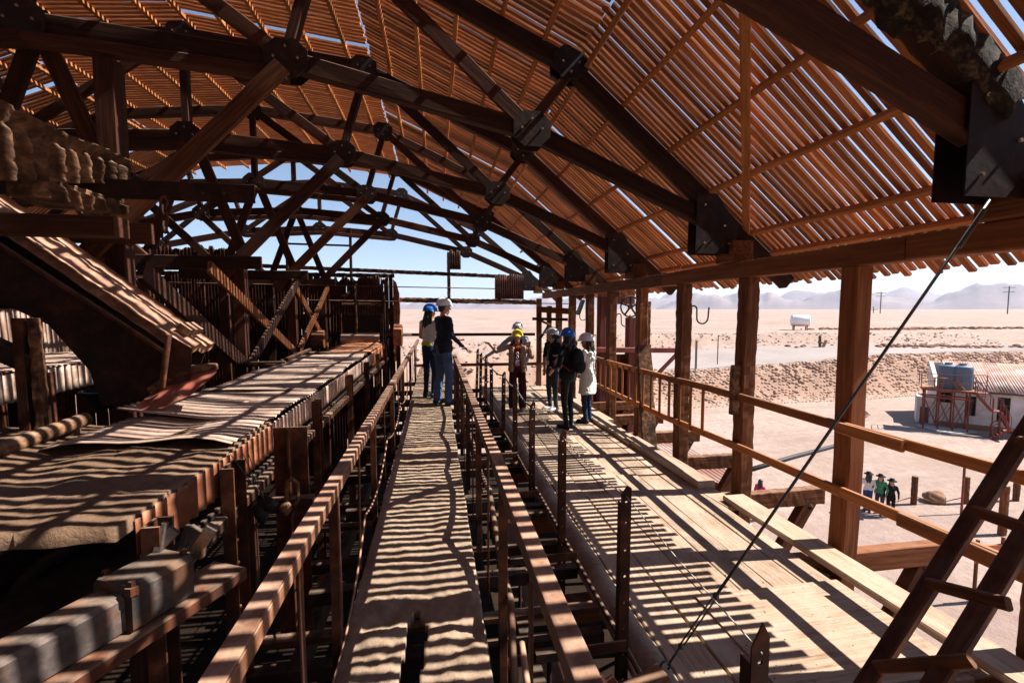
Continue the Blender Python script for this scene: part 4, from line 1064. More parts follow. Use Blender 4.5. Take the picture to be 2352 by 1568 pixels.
# ------------------------------------------------------------------ back wall of corrugated iron
WYB = 13.25
bw = empty('corrugated_wall', (-4.3, WYB, -3), 'dark rusty corrugated wall with ragged top at the back of the shed', 'wall')
x = -10.7; k = 0
while x < -1.25:
    w = .78
    if x + w > -1.2: w = -1.2 - x
    top_ = 2.58 + .06 * math.sin(k * 1.7)
    if -2.1 < x < -1.3: top_ = 1.75
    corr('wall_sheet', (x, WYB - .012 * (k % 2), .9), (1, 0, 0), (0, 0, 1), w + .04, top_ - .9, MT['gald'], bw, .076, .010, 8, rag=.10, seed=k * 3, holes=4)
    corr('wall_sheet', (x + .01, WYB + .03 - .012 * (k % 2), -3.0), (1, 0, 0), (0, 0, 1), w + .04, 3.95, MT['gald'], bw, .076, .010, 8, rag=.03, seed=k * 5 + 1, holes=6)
    x += w; k += 1
for x in (-8.0, -6.2, -4.4, -3.0, -2.05, -1.25): beam('wall_post', (x, WYB + .1, -3), (x, WYB + .1, 2.62), .10, .10, MT['beam'], bw, up=(0, 1, 0), wob=.01)
for z in (2.60, 1.62, .55): beam('wall_rail', (-8.6, WYB + .12, z), (-1.15, WYB + .12, z + .01), .09, .10, MT['beam'], bw, wob=.02, crust=.015 if z > 2 else 0)
b = MB(); pts_ = [(-1.18, 2.5), (-1.10, 2.42), (-1.02, 2.1), (-1.0, 1.6), (-1.05, .9), (-1.12, .2), (-1.18, .2)]; b.plate([(x, WYB - .02, z) for x, z in pts_], (0, 1, 0), .2); b.build('torn_edge', MT['gal'], bw)
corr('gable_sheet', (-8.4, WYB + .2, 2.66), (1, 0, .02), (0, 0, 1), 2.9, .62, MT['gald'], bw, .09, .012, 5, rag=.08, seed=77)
# open gable frame
GY = 15.5
gf_ = empty('gable_frame', (1, GY, 1.9), 'open gable framework of crusted beams with scraps of sheet iron', 'frame')
z0 = 1.955
beam('crust_beam', (-1.5, GY, z0 + .02), (3.62, GY, z0 - .06), .12, .14, MT['crust'], gf_, crust=.022)
beam('crust_beam', (-5.5, GY, 3.02), (2.05, GY, 2.78), .09, .11, MT['beam'], gf_, crust=.015)
beam('upright', (.44, GY - .06, 1.9), (.44, GY - .06, 3.55), .10, .10, MT['beam'], gf_, up=(0, 1, 0), crust=.01)
beam('upright', (-2.68, GY - .05, 1.5), (-2.68, GY - .05, 4.25), .08, .08, MT['beam'], gf_, up=(0, 1, 0))
beam('upright', (-4.6, GY - .05, 1.5), (-4.6, GY - .05, 4.1), .08, .08, MT['beam'], gf_, up=(0, 1, 0))
beam('rail', (-4.6, GY, 3.72), (-2.68, GY, 3.70), .05, .06, MT['beam'], gf_)
corr('sheet_scrap', (.46, GY - .1, 2.98), (1, 0, 0), (0, 0, 1), .38, .62, MT['gald'], gf_, .076, .01, 3, rag=.06, seed=31)
corr('sheet_scrap', (1.98, GY - .1, 2.0), (1, 0, 0), (0, 0, 1), 1.0, .84, MT['gald'], gf_, .076, .01, 3, rag=.03, seed=32)
beam('lower_rail', (-1.5, 13.0, .955), (2.85, 13.0, .93), .07, .08, MT['beam'], gf_)
beam('lower_rail', (-.6, 12.35, .16), (2.95, 12.35, .14), .06, .08, MT['redmetal'], gf_)
for (x0, x1, z, y, lab) in ((-7, 3.4, 2.16, 11.6, 'thin iron tie rod stretched below the trusses, upper of two'), (-7, 3.4, 1.80, 11.4, 'thin iron tie rod stretched below the trusses, lower of two')):
    m = MB(); m.tube([(x0, y, z + .12), (x1, y, z)], .012, 6); m.build('tie_rod', MT['rust'], None, label=lab, cat='rod', group='tie rods under the trusses')
# side framing at the far end of the deck
sf = empty('end_frame', (2.8, 12.3, DZ), 'reddish timber end frame closing the far end of the deck', 'frame')
beam('post', (2.80, 12.25, -3), (2.80, 12.25, 1.95), .13, .13, MT['oldpost'], sf, up=(0, 1, 0), wob=.01)
beam('post', (3.10, 12.3, -3), (3.10, 12.3, 1.75), .12, .12, MT['oldpost'], sf, up=(0, 1, 0), crust=.008)
beam('head', (2.72, 12.2, 1.66), (3.62, 11.9, 1.60), .10, .16, MT['oldpost'], sf)
beam('head', (2.6, 12.2, 1.40), (3.55, 12.0, 1.38), .06, .08, MT['beam'], sf)
beam('brace', (2.82, 12.18, .85), (3.12, 12.22, 1.30), .04, .06, MT['beam'], sf)
beam('brace', (2.80, 12.16, 1.36), (3.12, 12.2, 1.22), .04, .06, MT['oldpost'], sf)
b = MB(); b.box((3.12, 9.6, 1.70), (.05, .18, .34), Matrix.Rotation(R_(20), 3, 'Y')); b.build('wall_lamp', MT['steel'], None, label='flat grey floodlight fixed under the eave near the far posts', cat='lamp')
# drive machinery by the back wall
dm = empty('drive_machine', (-1.7, 11.9, .5), 'rusty drive machine with drums and upright frame before the back wall', 'machine')
m = MB(); m.lathe([(.14, -.45), (.14, .45)], (-1.85, 11.7, .92), (1, 0, 0), 20); m.build('drum', MT['galp'], dm, 'auto')
m = MB(); m.lathe([(.22, -.14), (.22, .14)], (-2.85, 11.8, .93), (1, 0, 0), 20); m.build('drum', MT['gal'], dm, 'auto')
b = MB(); b.box((-1.85, 11.95, 1.15), (.95, .05, .75)); b.build('back_plate', MT['rustd'], dm)
for x in (-2.35, -1.35): beam('frame_post', (x, 11.9, .2), (x, 11.9, 1.55), .07, .10, MT['rust'], dm, up=(0, 1, 0))
beam('frame_post', (-1.28, 11.85, .8), (-1.28, 11.85, 2.0), .05, .05, MT['rustd'], dm, up=(0, 1, 0))
beam('frame_bar', (-2.3, 11.88, 1.78), (-1.25, 11.88, 1.78), .04, .06, MT['rust'], dm)
m = MB(); m.tube([(-1.95, 11.8, 1.0), (-1.95, 11.8, 2.3)], .03, 8); m.tube([(-2.3, 11.8, 2.0), (-2.15, 11.8, 2.02), (-2.08, 11.8, 2.12)], .03, 8); m.build('riser_pipe', MT['crust'], dm, True)
pu = empty('flat_pulley', (-.9, 11.6, .7), 'orange brown flat belt pulley at the end of the trough side handrail', 'pulley')
m = MB(); m.lathe([(.05, -.1), (.26, -.1), (.27, -.09), (.27, .09), (.26, .1), (.05, .1)], (-.93, 11.6, 1.02), (1, 0, 0), 24); m.build('rim', MT['gal'], pu, 'auto')
beam('stand', (-.93, 11.6, -.5), (-.93, 11.6, .95), .10, .10, MT['rust'], pu, up=(0, 1, 0))
m = MB(); m.tube([(-1.2, 11.6, 1.02), (-.6, 11.6, 1.02)], .03, 8); m.build('shaft', MT['rust'], pu, True)
# red boarded tower legs with handwheel outside the posts
rt = empty('red_tower', (4.3, 10.4, -6.8), 'dark red boarded tower legs with handwheel outside the far eave posts', 'tower')
for (x, w) in ((3.98, .30), (4.72, .32)): 
    for q in range(2): beam('leg_board', (x - w / 4 + q * w / 2, 10.4 + .01 * q, -6.8), (x - w / 4 + q * w / 2, 10.4 + .01 * q, 1.95 if x < 4.2 else 1.46), w / 2 - .006, .25, MT['redwood'], rt, up=(0, 1, 0), wob=.004)
for q in range(5): beam('panel_board', (3.86 + q * .25, 10.62, -6.8), (3.86 + q * .25, 10.62, .55), .24, .04, MT['redwood'], rt, up=(0, 1, 0))
for q in range(4): beam('panel_board', (4.0 + q * .24, 10.6, 1.78), (4.0 + q * .24, 10.6, 2.3), .23, .04, MT['redwood'], rt, up=(0, 1, 0))
beam('cross_beam', (3.75, 10.25, .70), (5.9, 10.25, .66), .08, .12, MT['redmetal'], rt)
beam('knee_brace', (5.85, 10.25, .62), (4.9, 10.25, -.3), .07, .08, MT['redmetal'], rt)
hw = empty('handwheel', (4.45, 9.95, 1.70), 'big iron valve handwheel with five spokes between two eave posts', 'handwheel')
hc = V((4.46, 10.0, 1.72))
m = MB(); m.tube([hc + V((.235 * math.cos(a), 0, .235 * math.sin(a))) for a in np.linspace(0, 2 * math.pi, 36)], .020, 8, False); m.build('rim', MT['rustd'], hw, True)
for k in range(5):
    a = math.pi / 2 + k * 2 * math.pi / 5; m = MB(); m.bar(hc, hc + V((.23 * math.cos(a), 0, .23 * math.sin(a))), .04, .03, (0, 1, 0)); m.build('spoke', MT['rustd'], hw)
m = MB(); m.lathe([(.055, -.04), (.055, .04)], hc, (0, 1, 0), 14); m.build('hub', MT['rust'], hw)
beam('old_post', (5.12, 10.6, -6.8), (5.18, 10.6, 1.85), .12, .12, MT['oldpost'], None, up=(0, 1, 0), crust=.01, label='weathered grey post standing outside the handwheel', cat='post')
# ================================================================== outdoors
def gz(x, y): return terr(x, y)
# stacked stone bank: uncountable rows of stones
sv, sf_ = [], []
rb = random.Random(5)
ico = bmesh.new(); bmesh.ops.create_icosphere(ico, subdivisions=1, radius=1.0); ico.verts.ensure_lookup_table()
IV = [v.co.copy() for v in ico.verts]; IF = [[v.index for v in f.verts] for f in ico.faces]; ico.free()
def stone(sv, sf_, p, sx, sy, sz, rot):
    o = len(sv); c, s_ = math.cos(rot), math.sin(rot); k = rb.uniform(0, 99)
    for q in IV:
        f = 1 + .28 * noise.noise(q * 1.3 + V((k, 0, 0))); x, y, z = q.x * sx * f, q.y * sy * f, q.z * sz * f
        sv.append((p[0] + x * c - y * s_, p[1] + x * s_ + y * c, p[2] + z))
    sf_ += [tuple(i + o for i in f) for f in IF]
X = 14.0
while X < 66:
    yb = 36.2 + 0.05 * max(0, X - 25) + 0.6 * 1.2 * fbm(X, 0, 0.07, 2)
    row = 0; Y = yb - .3
    while Y < yb + 3.7:
        if rb.random() < .93:
            x = X + (.19 if row % 2 else 0) + rb.uniform(-.06, .06); y = Y + rb.uniform(-.05, .05)
            stone(sv, sf_, (x, y, terr(x, y) - .045), rb.uniform(.19, .26), rb.uniform(.13, .17), rb.uniform(.12, .15), rb.uniform(-.3, .3))
        Y += .215; row += 1
    X += .38
add('stone_bank', sv, sf_, MT['bag'], smooth=True, label='long bank of stacked sandy stones along the far side of the yard', cat='bank', kind='stuff')
# rubble on the second bank and on the slope behind the gable
sv, sf_ = [], []
for _ in range(2600):
    if rb.random() < .5:
        x = rb.uniform(12, 75); y = 53.5 - 0.10 * max(0, x - 30) + rb.uniform(-1, 6); s = rb.uniform(.05, .16)
    else:
        x = rb.uniform(-14, 16); y = rb.uniform(30, 46); s = rb.uniform(.05, .22)
    stone(sv, sf_, (x, y, terr(x, y)), s * 1.2, s, s * .5, rb.uniform(0, 3))
add('rubble', sv, sf_, MT['bag'], smooth=True, label='loose rubble scattered over the desert slopes', cat='rubble', kind='stuff')
sv, sf_ = [], []
for _ in range(260):
    x = rb.gauss(82, 9); y = 66 + rb.gauss(0, .8) - (x - 82) * .10; s = rb.uniform(.15, .5); stone(sv, sf_, (x, y, terr(x, y) + .05), s * 1.5, s, s * .8, rb.uniform(0, 3))
for _ in range(160):
    x = rb.gauss(62, 6); y = 47 + rb.gauss(0, .7) - (x - 62) * .12; s = rb.uniform(.1, .35); stone(sv, sf_, (x, y, terr(x, y) + .05), s * 1.5, s, s * .8, rb.uniform(0, 3))
add('dark_clods', sv, sf_, MT['clod'], smooth=True, label='low heaps of dark earth clods out on the plain', cat='earth', kind='stuff')
# white tank on red trestle
def white_tank():
    p = V((58.6, 65.5, 0)); p.z = terr(p.x, p.y); ax = V((.86, -.50, 0)).normalized()
    e = empty('white_tank', p, 'white horizontal tank on a small red trestle out on the plain', 'tank')
    c = p + V((0, 0, 1.55)); m = MB(); r_ = .92
    m.lathe([(.0, -1.4), (.5, -1.37), (.82, -1.28), (r_, -1.15), (r_, 1.15), (.82, 1.28), (.5, 1.37), (0, 1.4)], c, ax, 28, False); m.build('shell', MT['white'], e, 'auto')
    for t in (-1.1, 0, 1.1): m = MB(); m.lathe([(r_ + .02, t - .04), (r_ + .02, t + .04)], c, ax, 28, False); m.build('band', MT['white'], e)
    sd_ = V((-ax.y, ax.x, 0))
    for t in (-.9, .9):
        for s_ in (-.5, .5): beam('leg', p + ax * t + sd_ * s_ - V((0, 0, .2)), p + ax * t + sd_ * s_ * .9 + V((0, 0, .95)), .12, .12, MT['redmetal'], e, up=(0, 1, 0))
    for s_ in (-.55, .55): beam('cradle', p - ax * 1.1 + sd_ * s_ + V((0, 0, .85)), p + ax * 1.1 + sd_ * s_ + V((0, 0, .85)), .12, .14, MT['redmetal'], e)
white_tank()
# utility poles
for (x, y, h, lab) in ((338, 300, 16.5, 'tall thin utility pole on the horizon left of the thick new post'), (383, 250, 19, 'tall utility pole with two crossarms on the right horizon'), (365, 330, 5.5, 'small short cross shaped pole between the two tall poles')):
    z = terr(x, y); p = empty('utility_pole', (x, y, z), lab, 'pole', 'utility poles on the horizon')
    beam('pole_shaft', (x, y, z - 1), (x, y, z + h), .45, .45, MT['beam'], p, up=(0, 1, 0))
    for q in ((.95, .8) if h > 10 else (.55,)): beam('crossarm', (x - 2.6, y + 1.6, z + h * q), (x + 2.6, y - 1.6, z + h * q), .3, .3, MT['beam'], p)
# fence pickets by the road
for i, (x, y, h) in enumerate(((23.7, 38.6, 3.2), (24.8, 40.2, 2.6), (28.5, 42.4, 3.0), (31.2, 41.0, 2.9), (20.2, 41.5, 2.8))):
    z = terr(x, y); beam('fence_post', (x, y, z - .2), (x, y, z + h), .07, .07, MT['rustd'], None, up=(0, 1, 0), label=['tallest thin fence post at the road edge above the stone bank', 'short thin fence post just behind the tallest one at the road', 'thin fence post out in the middle of the road', 'thin fence post by the road seen just past the splice block post', 'thin fence post by the road seen beside the leaning board'][i], cat='post', group='thin fence posts beside the road')
# scrap sheet in the yard
b = MB(); c = V((32.5, 30.2, YARD)); 
b.plate([c + V((-1.3, 0, .05)), c + V((.2, -.5, .08)), c + V((.5, .2, .75)), c + V((-.6, .4, .35))], (0, -.3, 1), .05); b.plate([c + V((.1, -.3, .05)), c + V((1.3, .1, .12)), c + V((.7, .5, .45)), c + V((.3, .2, .95))], (0, -.3, 1), .05)
b.build('scrap_metal', MT['rust'], None, label='bent rusty scrap sheet lying alone in the yard', cat='scrap')
b = MB(); c = V((46, 48.2, terr(46, 48.2))); b.bar(c, c + V((.5, .6, 1.3)), .3, .15); b.bar(c + V((.4, 0, 0)), c + V((1.2, .4, .8)), .3, .15); b.bar(c + V((-.2, .0, .7)), c + V((.7, .4, .5)), .15, .15); b.build('rusty_wreck', MT['rust'], None, label='rusty wreck sticking out of the bank below the white tank', cat='scrap')

# ------------------------------------------------------------------ white house with tank tower
U = V((38.58 - 35.91, 24.34 - 27.26, 0)).normalized(); Wn = V((-U.y, U.x, 0))       # U along the front, Wn away from the yard
if Wn.x < 0: Wn = -Wn
HO = V((35.91, 27.26, YARD))
def hp_(u, w, z): return HO + U * u + Wn * w + V((0, 0, z))
MT['plaster'] = mat_rust('white_plaster', (.46, .38, .34), (.62, .56, .53), (.70, .66, .64), 0, 1.3, .9, lo=.95, hi=1.05, coat=(.36, .25, .19, .64))
MT['roofiron'] = mat_rust('house_roof_iron', (.26, .10, .065), (.42, .25, .19), (.60, .50, .46), 0, .8, .6)
MT['bluetank'] = mat_plain('blue_grey_plastic', (.085, .115, .16), .5, var=.06)
MT['dark'] = mat_plain('dark_room', (.012, .010, .010), .9)
MT['winframe'] = mat_plain('brown_window_frame', (.10, .05, .035), .7)
hs_ = empty('white_house', hp_(4, 2, 0), 'low white plastered house with rusty iron roof at the edge of the yard', 'house')
EH = 2.75; HL = 13.0; HD = 6.0
def wall_panel(u0, u1, z0, z1, nm='wall', w=0.0, th=.25, mat='plaster'):
    b = MB(); b.plate([hp_(u0, w, z0), hp_(u1, w, z0), hp_(u1, w, z1), hp_(u0, w, z1)], Wn, th); return b.build(nm, MT[mat], hs_)
wins = [(.05, .85, 1.75, 2.5), (1.62, 2.08, .95, 2.35), (3.1, 3.72, .75, 2.45), (5.6, 6.3, .8, 2.4)]
edges = [0] + [q for w_ in wins for q in w_[:2]] + [HL]
for i in range(0, len(edges), 2): wall_panel(edges[i], edges[i + 1], 0, EH)
for (u0, u1, z0, z1) in wins:
    wall_panel(u0, u1, 0, z0, 'wall'); wall_panel(u0, u1, z1, EH, 'wall')
    win = empty('window_dummy', hp_(u0, 0, z0)) if False else None
    fr = MB()
    for (a, c) in (((u0, z0), (u0, z1)), ((u1, z0), (u1, z1)), ((u0, z0), (u1, z0)), ((u0, z1), (u1, z1)), (((u0 + u1) / 2, z0), ((u0 + u1) / 2, z1)), ((u0, z0 + (z1 - z0) * .66), (u1, z0 + (z1 - z0) * .66))):
        fr.bar(hp_(a[0], .12, a[1]), hp_(c[0], .12, c[1]), .07, .07, Wn)
    w_ = fr.build('window', MT['winframe'], hs_)
    g_ = MB(); g_.plate([hp_(u0, .20, z0), hp_(u1, .20, z0), hp_(u1, .20, z1), hp_(u0, .20, z1)], Wn, .02); g_.build('pane', MT['dark'], w_)
    s_ = MB(); s_.plate([hp_(u0 - .08, -.08, z0 - .10), hp_(u1 + .08, -.08, z0 - .10), hp_(u1 + .08, -.08, z0), hp_(u0 - .08, -.08, z0)], Wn, .2); s_.build('sill', MT['plaster'], w_)
b = MB()
b.plate([hp_(0, .26, 0), hp_(0, HD, 0), hp_(0, HD, EH + 1.35), hp_(0, .26, EH)], U, .25); b.plate([hp_(HL, .26, 0), hp_(HL, HD, 0), hp_(HL, HD, EH + 1.35), hp_(HL, .26, EH)], -U, .25); b.plate([hp_(0, HD, 0), hp_(HL, HD, 0), hp_(HL, HD, EH + 1.35), hp_(0, HD, EH + 1.35)], Wn, .25)
b.build('wall', MT['plaster'], hs_)
b = MB(); b.plate([hp_(0.03, -.012, 0), hp_(HL, -.012, 0), hp_(HL, -.012, .38), hp_(.03, -.012, .38)], Wn, .012); b.build('plinth', MT['clod'], hs_)
sl2 = 1.35 / HD
nsh = 16
for i in range(nsh):
    u0 = .75 + i * (HL - .6) / nsh
    corr('roof_sheet', hp_(u0, -.45, EH + .06 + .006 * (i % 2)), U, Wn + V((0, 0, sl2)), (HL - .6) / nsh + .04, HD + .7, MT['roofiron'], hs_, .14, .02, 2, seed=i)
beam('fascia', hp_(.2, -.38, EH + .0), hp_(HL + .4, -.38, EH + .0), .06, .14, MT['winframe'], hs_)
# lean-to
b = MB(); b.plate([hp_(-1.0, .5, 0), hp_(-.03, .5, 0), hp_(-.03, .5, 1.95), hp_(-1.0, .5, 1.95)], Wn, 1.6); b.build('lean_to', MT['plaster'], hs_)
b = MB(); b.plate([hp_(-.8, .47, 0), hp_(-.3, .47, 0), hp_(-.3, .47, 1.2), hp_(-.8, .47, 1.2)], Wn, .025); b.build('door', MT['winframe'], hs_)
# steel tower
tw = empty('tank_tower', hp_(1.2, -1.2, 0), 'dark red steel tower with platform and rails before the white house', 'tower')
PZ = 2.82; ux = [-.75, .0, .75, 1.5]; wx = [-1.75, -.55]
for u in ux:
    for w in wx: beam('leg', hp_(u, w, 0), hp_(u, w, PZ), .075, .075, MT['redmetal'], tw, up=(0, 1, 0))
for i in range(3):
    for w in wx:
        for (za, zb) in ((.15, 2.2), (2.2, .15)): beam('brace', hp_(ux[i], w - .03, za), hp_(ux[i + 1], w - .03, zb), .035, .035, MT['redmetal'], tw)
for u in (ux[0], ux[-1]): beam('brace', hp_(u, wx[0], .15), hp_(u, wx[1], 2.15), .05, .05, MT['redmetal'], tw)
for w in wx:
    beam('girder', hp_(-.85, w, 2.3), hp_(1.7, w, 2.3), .08, .10, MT['redmetal'], tw); beam('girder', hp_(-.95, w, PZ), hp_(1.7, w, PZ), .08, .12, MT['redmetal'], tw)
for i in range(15): beam('deck_board', hp_(-.95 + i * .19, -2.0, PZ + .09), hp_(-.95 + i * .19, -.3, PZ + .09), .18, .05, MT['rail'], tw)
def railing(pts_, h=1.05):
    for a, c in zip(pts_[:-1], pts_[1:]):
        for z in (h, h * .5): beam('rail', hp_(a[0], a[1], a[2] + z), hp_(c[0], c[1], c[2] + z), .035, .035, MT['redmetal'], tw)
    for a in pts_: beam('rail_post', hp_(*a), hp_(a[0], a[1], a[2] + h), .045, .045, MT['redmetal'], tw, up=(0, 1, 0))
PT = PZ + .11
railing([(-1.0, -.4, PT), (-1.0, -2.05, PT), (-.1, -2.05, PT), (.8, -2.05, PT), (1.7, -2.05, PT)])
railing([(1.75, -.9, PT), (2.4, -.9, PT)])
beam('landing', hp_(1.72, -1.3, PZ), hp_(2.4, -1.3, PZ), .9, .06, MT['redmetal'], tw)
# stair: two flights with a landing
st = empty('steel_stair', hp_(5.5, -1.8, 0), 'dark red steel stair going up to the tank platform in two flights', 'stair')
def flight(u0, z0, u1, z1, w, n):
    for s_ in (-.35, .35):
        beam('stringer', hp_(u0, w + s_, z0), hp_(u1, w + s_, z1), .04, .16, MT['redmetal'], st)
        beam('handrail', hp_(u0, w + s_, z0 + .9), hp_(u1, w + s_, z1 + .9), .035, .035, MT['redmetal'], st)
        for t in (0, .5, 1): beam('rail_post', hp_(u0 + (u1 - u0) * t, w + s_, z0 + (z1 - z0) * t), hp_(u0 + (u1 - u0) * t, w + s_, z0 + (z1 - z0) * t + .9), .035, .035, MT['redmetal'], st, up=(0, 1, 0))
    for i in range(n):
        t = (i + .5) / n; b = MB(); c = hp_(u0 + (u1 - u0) * t, w, z0 + (z1 - z0) * t); b.bar(c - Wn * .34, c + Wn * .34, .24, .035); b.build('tread', MT['redmetal'], st)
flight(1.8, PZ, 2.55, 1.75, -1.75, 6)
beam('landing', hp_(2.55, -1.75, 1.75), hp_(2.95, -1.75, 1.75), .75, .06, MT['redmetal'], st)
for u in (2.58, 2.92): beam('post', hp_(u, -2.1, 0), hp_(u, -2.1, 2.6), .06, .06, MT['redmetal'], st, up=(0, 1, 0))
flight(2.92, 1.75, 3.45, .55, -1.75, 7)
flight(3.2, .75, 2.5, .05, -2.6, 5)
for k, u in enumerate((.45, 1.15)):
    tk = empty('water_tank', hp_(u, -.95, PT), 'blue grey plastic water tank on the tower platform, the one ' + ('beside the short yellow table' if k == 0 else 'beside the stair'), 'water tank', 'water tanks on the tower')
    m = MB(); prof = [(.0, .0), (.54, 0), (.55, .03)]
    for q in range(9): prof += [(.55, .06 + q * .16), (.565, .10 + q * .16), (.55, .16 + q * .16)]
    prof += [(.52, 1.58), (.35, 1.66), (.2, 1.70), (.2, 1.76), (0, 1.76)]
    m.lathe(prof, hp_(u, -.95 - .15 * k, PT), (0, 0, 1), 30, False); m.build('shell', MT['bluetank'], tk, 'auto')
    m = MB(); m.lathe([(.0, 1.76), (.22, 1.76), (.22, 1.80), (0, 1.82)], hp_(u, -.95 - .15 * k, PT), (0, 0, 1), 18, False); m.build('lid', MT['bluetank'], tk)
tb = empty('yellow_table', hp_(.0, -1.9, PT), 'small yellow wooden table on the tower platform before a tank', 'table')
for u in (-.3, .1): beam('leg', hp_(u, -1.92, PT), hp_(u, -1.92, PT + .75), .07, .07, MT['rail'], tb, up=(0, 1, 0))
beam('top', hp_(-.5, -1.9, PT + .78), hp_(.4, -1.9, PT + .78), .3, .05, MT['rail'], tb)
ls = empty('short_ladder', hp_(1.4, -1.95, PT), 'short wooden ladder leaning on the platform before the tanks', 'ladder')
for s_ in (0, .3): beam('stile', hp_(.95 + s_, -1.97, PT), hp_(.5 + s_, -1.85, PT + .75), .05, .05, MT['rail'], ls)
for t in (.25, .5, .75): beam('rung', hp_(.95 - .45 * t, -1.95 + .1 * t, PT + .75 * t), hp_(1.25 - .45 * t, -1.95 + .1 * t, PT + .75 * t), .03, .04, MT['rail'], ls)
b = MB(); n = 40; ring = []
for i in range(n):
    a = 2 * math.pi * i / n; k = 1 + .12 * math.sin(3 * a); ring.append(hp_(.5 + 1.5 * math.cos(a) * k, -1.5 + .9 * math.sin(a) * k, .06))
b.plate(ring, (0, 0, 1), .03); b.build('concrete_pad', MT['concrete'], None, kind='structure')

# ------------------------------------------------------------------ yard posts, boulder, barrier
yp = [((20.43, 16.13), 1.25, .20, 'thick stubby post in the yard beside the three standing visitors'), ((22.76, 15.83), 1.2, .19, 'thick stubby post in the yard right after the boulder'), ((20.9, 13.3), 1.9, .22, 'tall pale stubby post in the yard closest to the shed'), ((25.3, 15.7), 1.4, .2, 'stubby post in the yard farthest out beyond the boulder'), ((17.9, 15.95), 1.6, .18, 'stubby post rising behind the visitor in green')]
for (xy, h, w, lab) in yp:
    z = terr(*xy); beam('yard_post', (xy[0], xy[1], z - .2), (xy[0], xy[1], z + h), w, w, MT['oldpost'], None, up=(0, 1, 0), crust=.01, ch=.05, label=lab, cat='post', group='stubby posts in the yard')
beam('thin_pole', (21.4, 15.0, YARD - .2), (21.4, 15.0, YARD + 2.1), .07, .07, MT['redmetal'], None, up=(0, 1, 0), label='thin dark red pole standing in the yard beside the boulder', cat='pole')
m = MB(); m.ball((21.6, 16.2, YARD + .18), (.42, .36, .30), 18, 12, nz=.35, seed=2); m.build('boulder', MT['clod'], None, True, label='single brown boulder between two posts in the yard', cat='boulder')
m = MB(); m.tube([(20.43, 16.1, YARD + .35), (21.6, 16.0, YARD + .02), (22.7, 15.8, YARD + .3)], .02, 5); m.tube([(18.4, 16.0, YARD + .06), (20.4, 16.1, YARD + .35)], .02, 5); m.build('yard_rope', MT['oldpost'], None, label='slack rope lying between the stubby yard posts', cat='rope')
bar = empty('striped_barrier', (8.25, 10.5, -6.8), 'red and white striped board seen through the gap of the deck edge', 'barrier')
MT['redp'] = mat_plain('red_paint', (.42, .05, .035), .6); 
for q in range(7):
    b = MB(); p = V((8.3 - .02 * q, 11.6 - .34 * q, -4.2)); b.box(p, (.30, .338, .04)); b.build('stripe', MT['redp'] if q % 2 else MT['white'], bar)
beam('leg', (8.3, 11.5, -6.8), (8.3, 11.5, -4.22), .08, .08, MT['redmetal'], bar, up=(0, 1, 0)); beam('leg', (8.2, 9.6, -6.8), (8.2, 9.6, -4.22), .08, .08, MT['redmetal'], bar, up=(0, 1, 0))
an = empty('red_annex', (6, 11, -6.8), 'faded red corrugated annex below the deck joists', 'annex')
corr('wall_sheet', (4.4, 9.5, -6.8), (1, 0, 0), (0, 0, 1), 2.6, 4.4, MT['redmetal'], an, .12, .014, 3, seed=4)
corr('wall_sheet', (7.0, 9.5, -6.8), (0, 1, 0), (0, 0, 1), 3.4, 4.4, MT['redmetal'], an, .12, .014, 3, seed=5)
corr('roof_sheet', (4.2, 9.4, -2.36), (1, 0, 0), (0, 1, .03), 2.95, 3.6, MT['roofiron'], an, .12, .014, 3, seed=6)
# barrier boards near the ladder, in the yard
sb = empty('orange_board', (15.2, 10.2, YARD), 'small orange topped notice board frame in the yard behind the ladder', 'board')
for dx in (0, .9): beam('leg', (15.2 + dx, 10.2, YARD), (15.2 + dx, 10.2, YARD + 1.9), .07, .07, MT['oldpost'], sb, up=(0, 1, 0))
b = MB(); b.box((15.65, 10.2, YARD + 1.45), (1.0, .05, .5)); b.build('panel', mat_plain('orange_panel', (.40, .12, .05), .6), sb)
# ================================================================== people
SK = mat_plain('skin', (.50, .27, .185), .55, .35, var=.08)
def cloth(n, c, rough=.85, bd=.004): return mat_plain(n, c, rough, .15, sc=14, var=.16, bd=bd)
C_ = {'navy': cloth('navy_jacket', (.012, .014, .022), .55), 'jeans': cloth('blue_jeans', (.07, .12, .24)), 'djeans': cloth('dark_blue_jeans', (.022, .032, .07)), 'black': cloth('black_cloth', (.010, .010, .012)),
      'legging': cloth('black_legging', (.012, .012, .014), .5), 'grey': cloth('grey_jeans', (.04, .043, .05)), 'maroon': cloth('maroon_trousers', (.055, .012, .022)), 'beige': cloth('beige_shirt', (.36, .26, .19)),
      'rusttop': cloth('rust_top', (.22, .035, .018)), 'white': cloth('white_coat', (.68, .68, .62), .7), 'bluegrey': cloth('blue_grey_shirt', (.30, .34, .42)), 'cream': cloth('white_top', (.62, .60, .57)), 'hivis': cloth('yellow_band', (.55, .62, .03)),
      'shoeW': mat_plain('pale_shoes', (.55, .52, .50), .6), 'shoeD': mat_plain('dark_shoes', (.02, .02, .022), .5), 'hair': mat_plain('dark_hair', (.012, .008, .006), .45, .5, sc=80, var=.6, bd=.01), 'brown': mat_plain('brown_hair', (.045, .020, .012), .45, .5, sc=80, var=.6, bd=.01),
      'pink': cloth('pink_top', (.55, .02, .13)), 'green': cloth('green_top', (.05, .20, .10)), 'blueT': cloth('blue_trousers', (.03, .05, .16))}
HM = {'white': mat_plain('white_helmet', (.74, .73, .76), .3, .5, var=.04), 'blue': mat_plain('blue_helmet', (.008, .11, .42), .3, .5, var=.05), 'yellow': mat_plain('yellow_helmet', (.72, .55, .02), .3, .5, var=.05), 'silver': mat_plain('silver_helmet', (.55, .55, .54), .22, .5, .6, var=.08)}
DARK = mat_plain('eye_dark', (.01, .008, .007), .3)
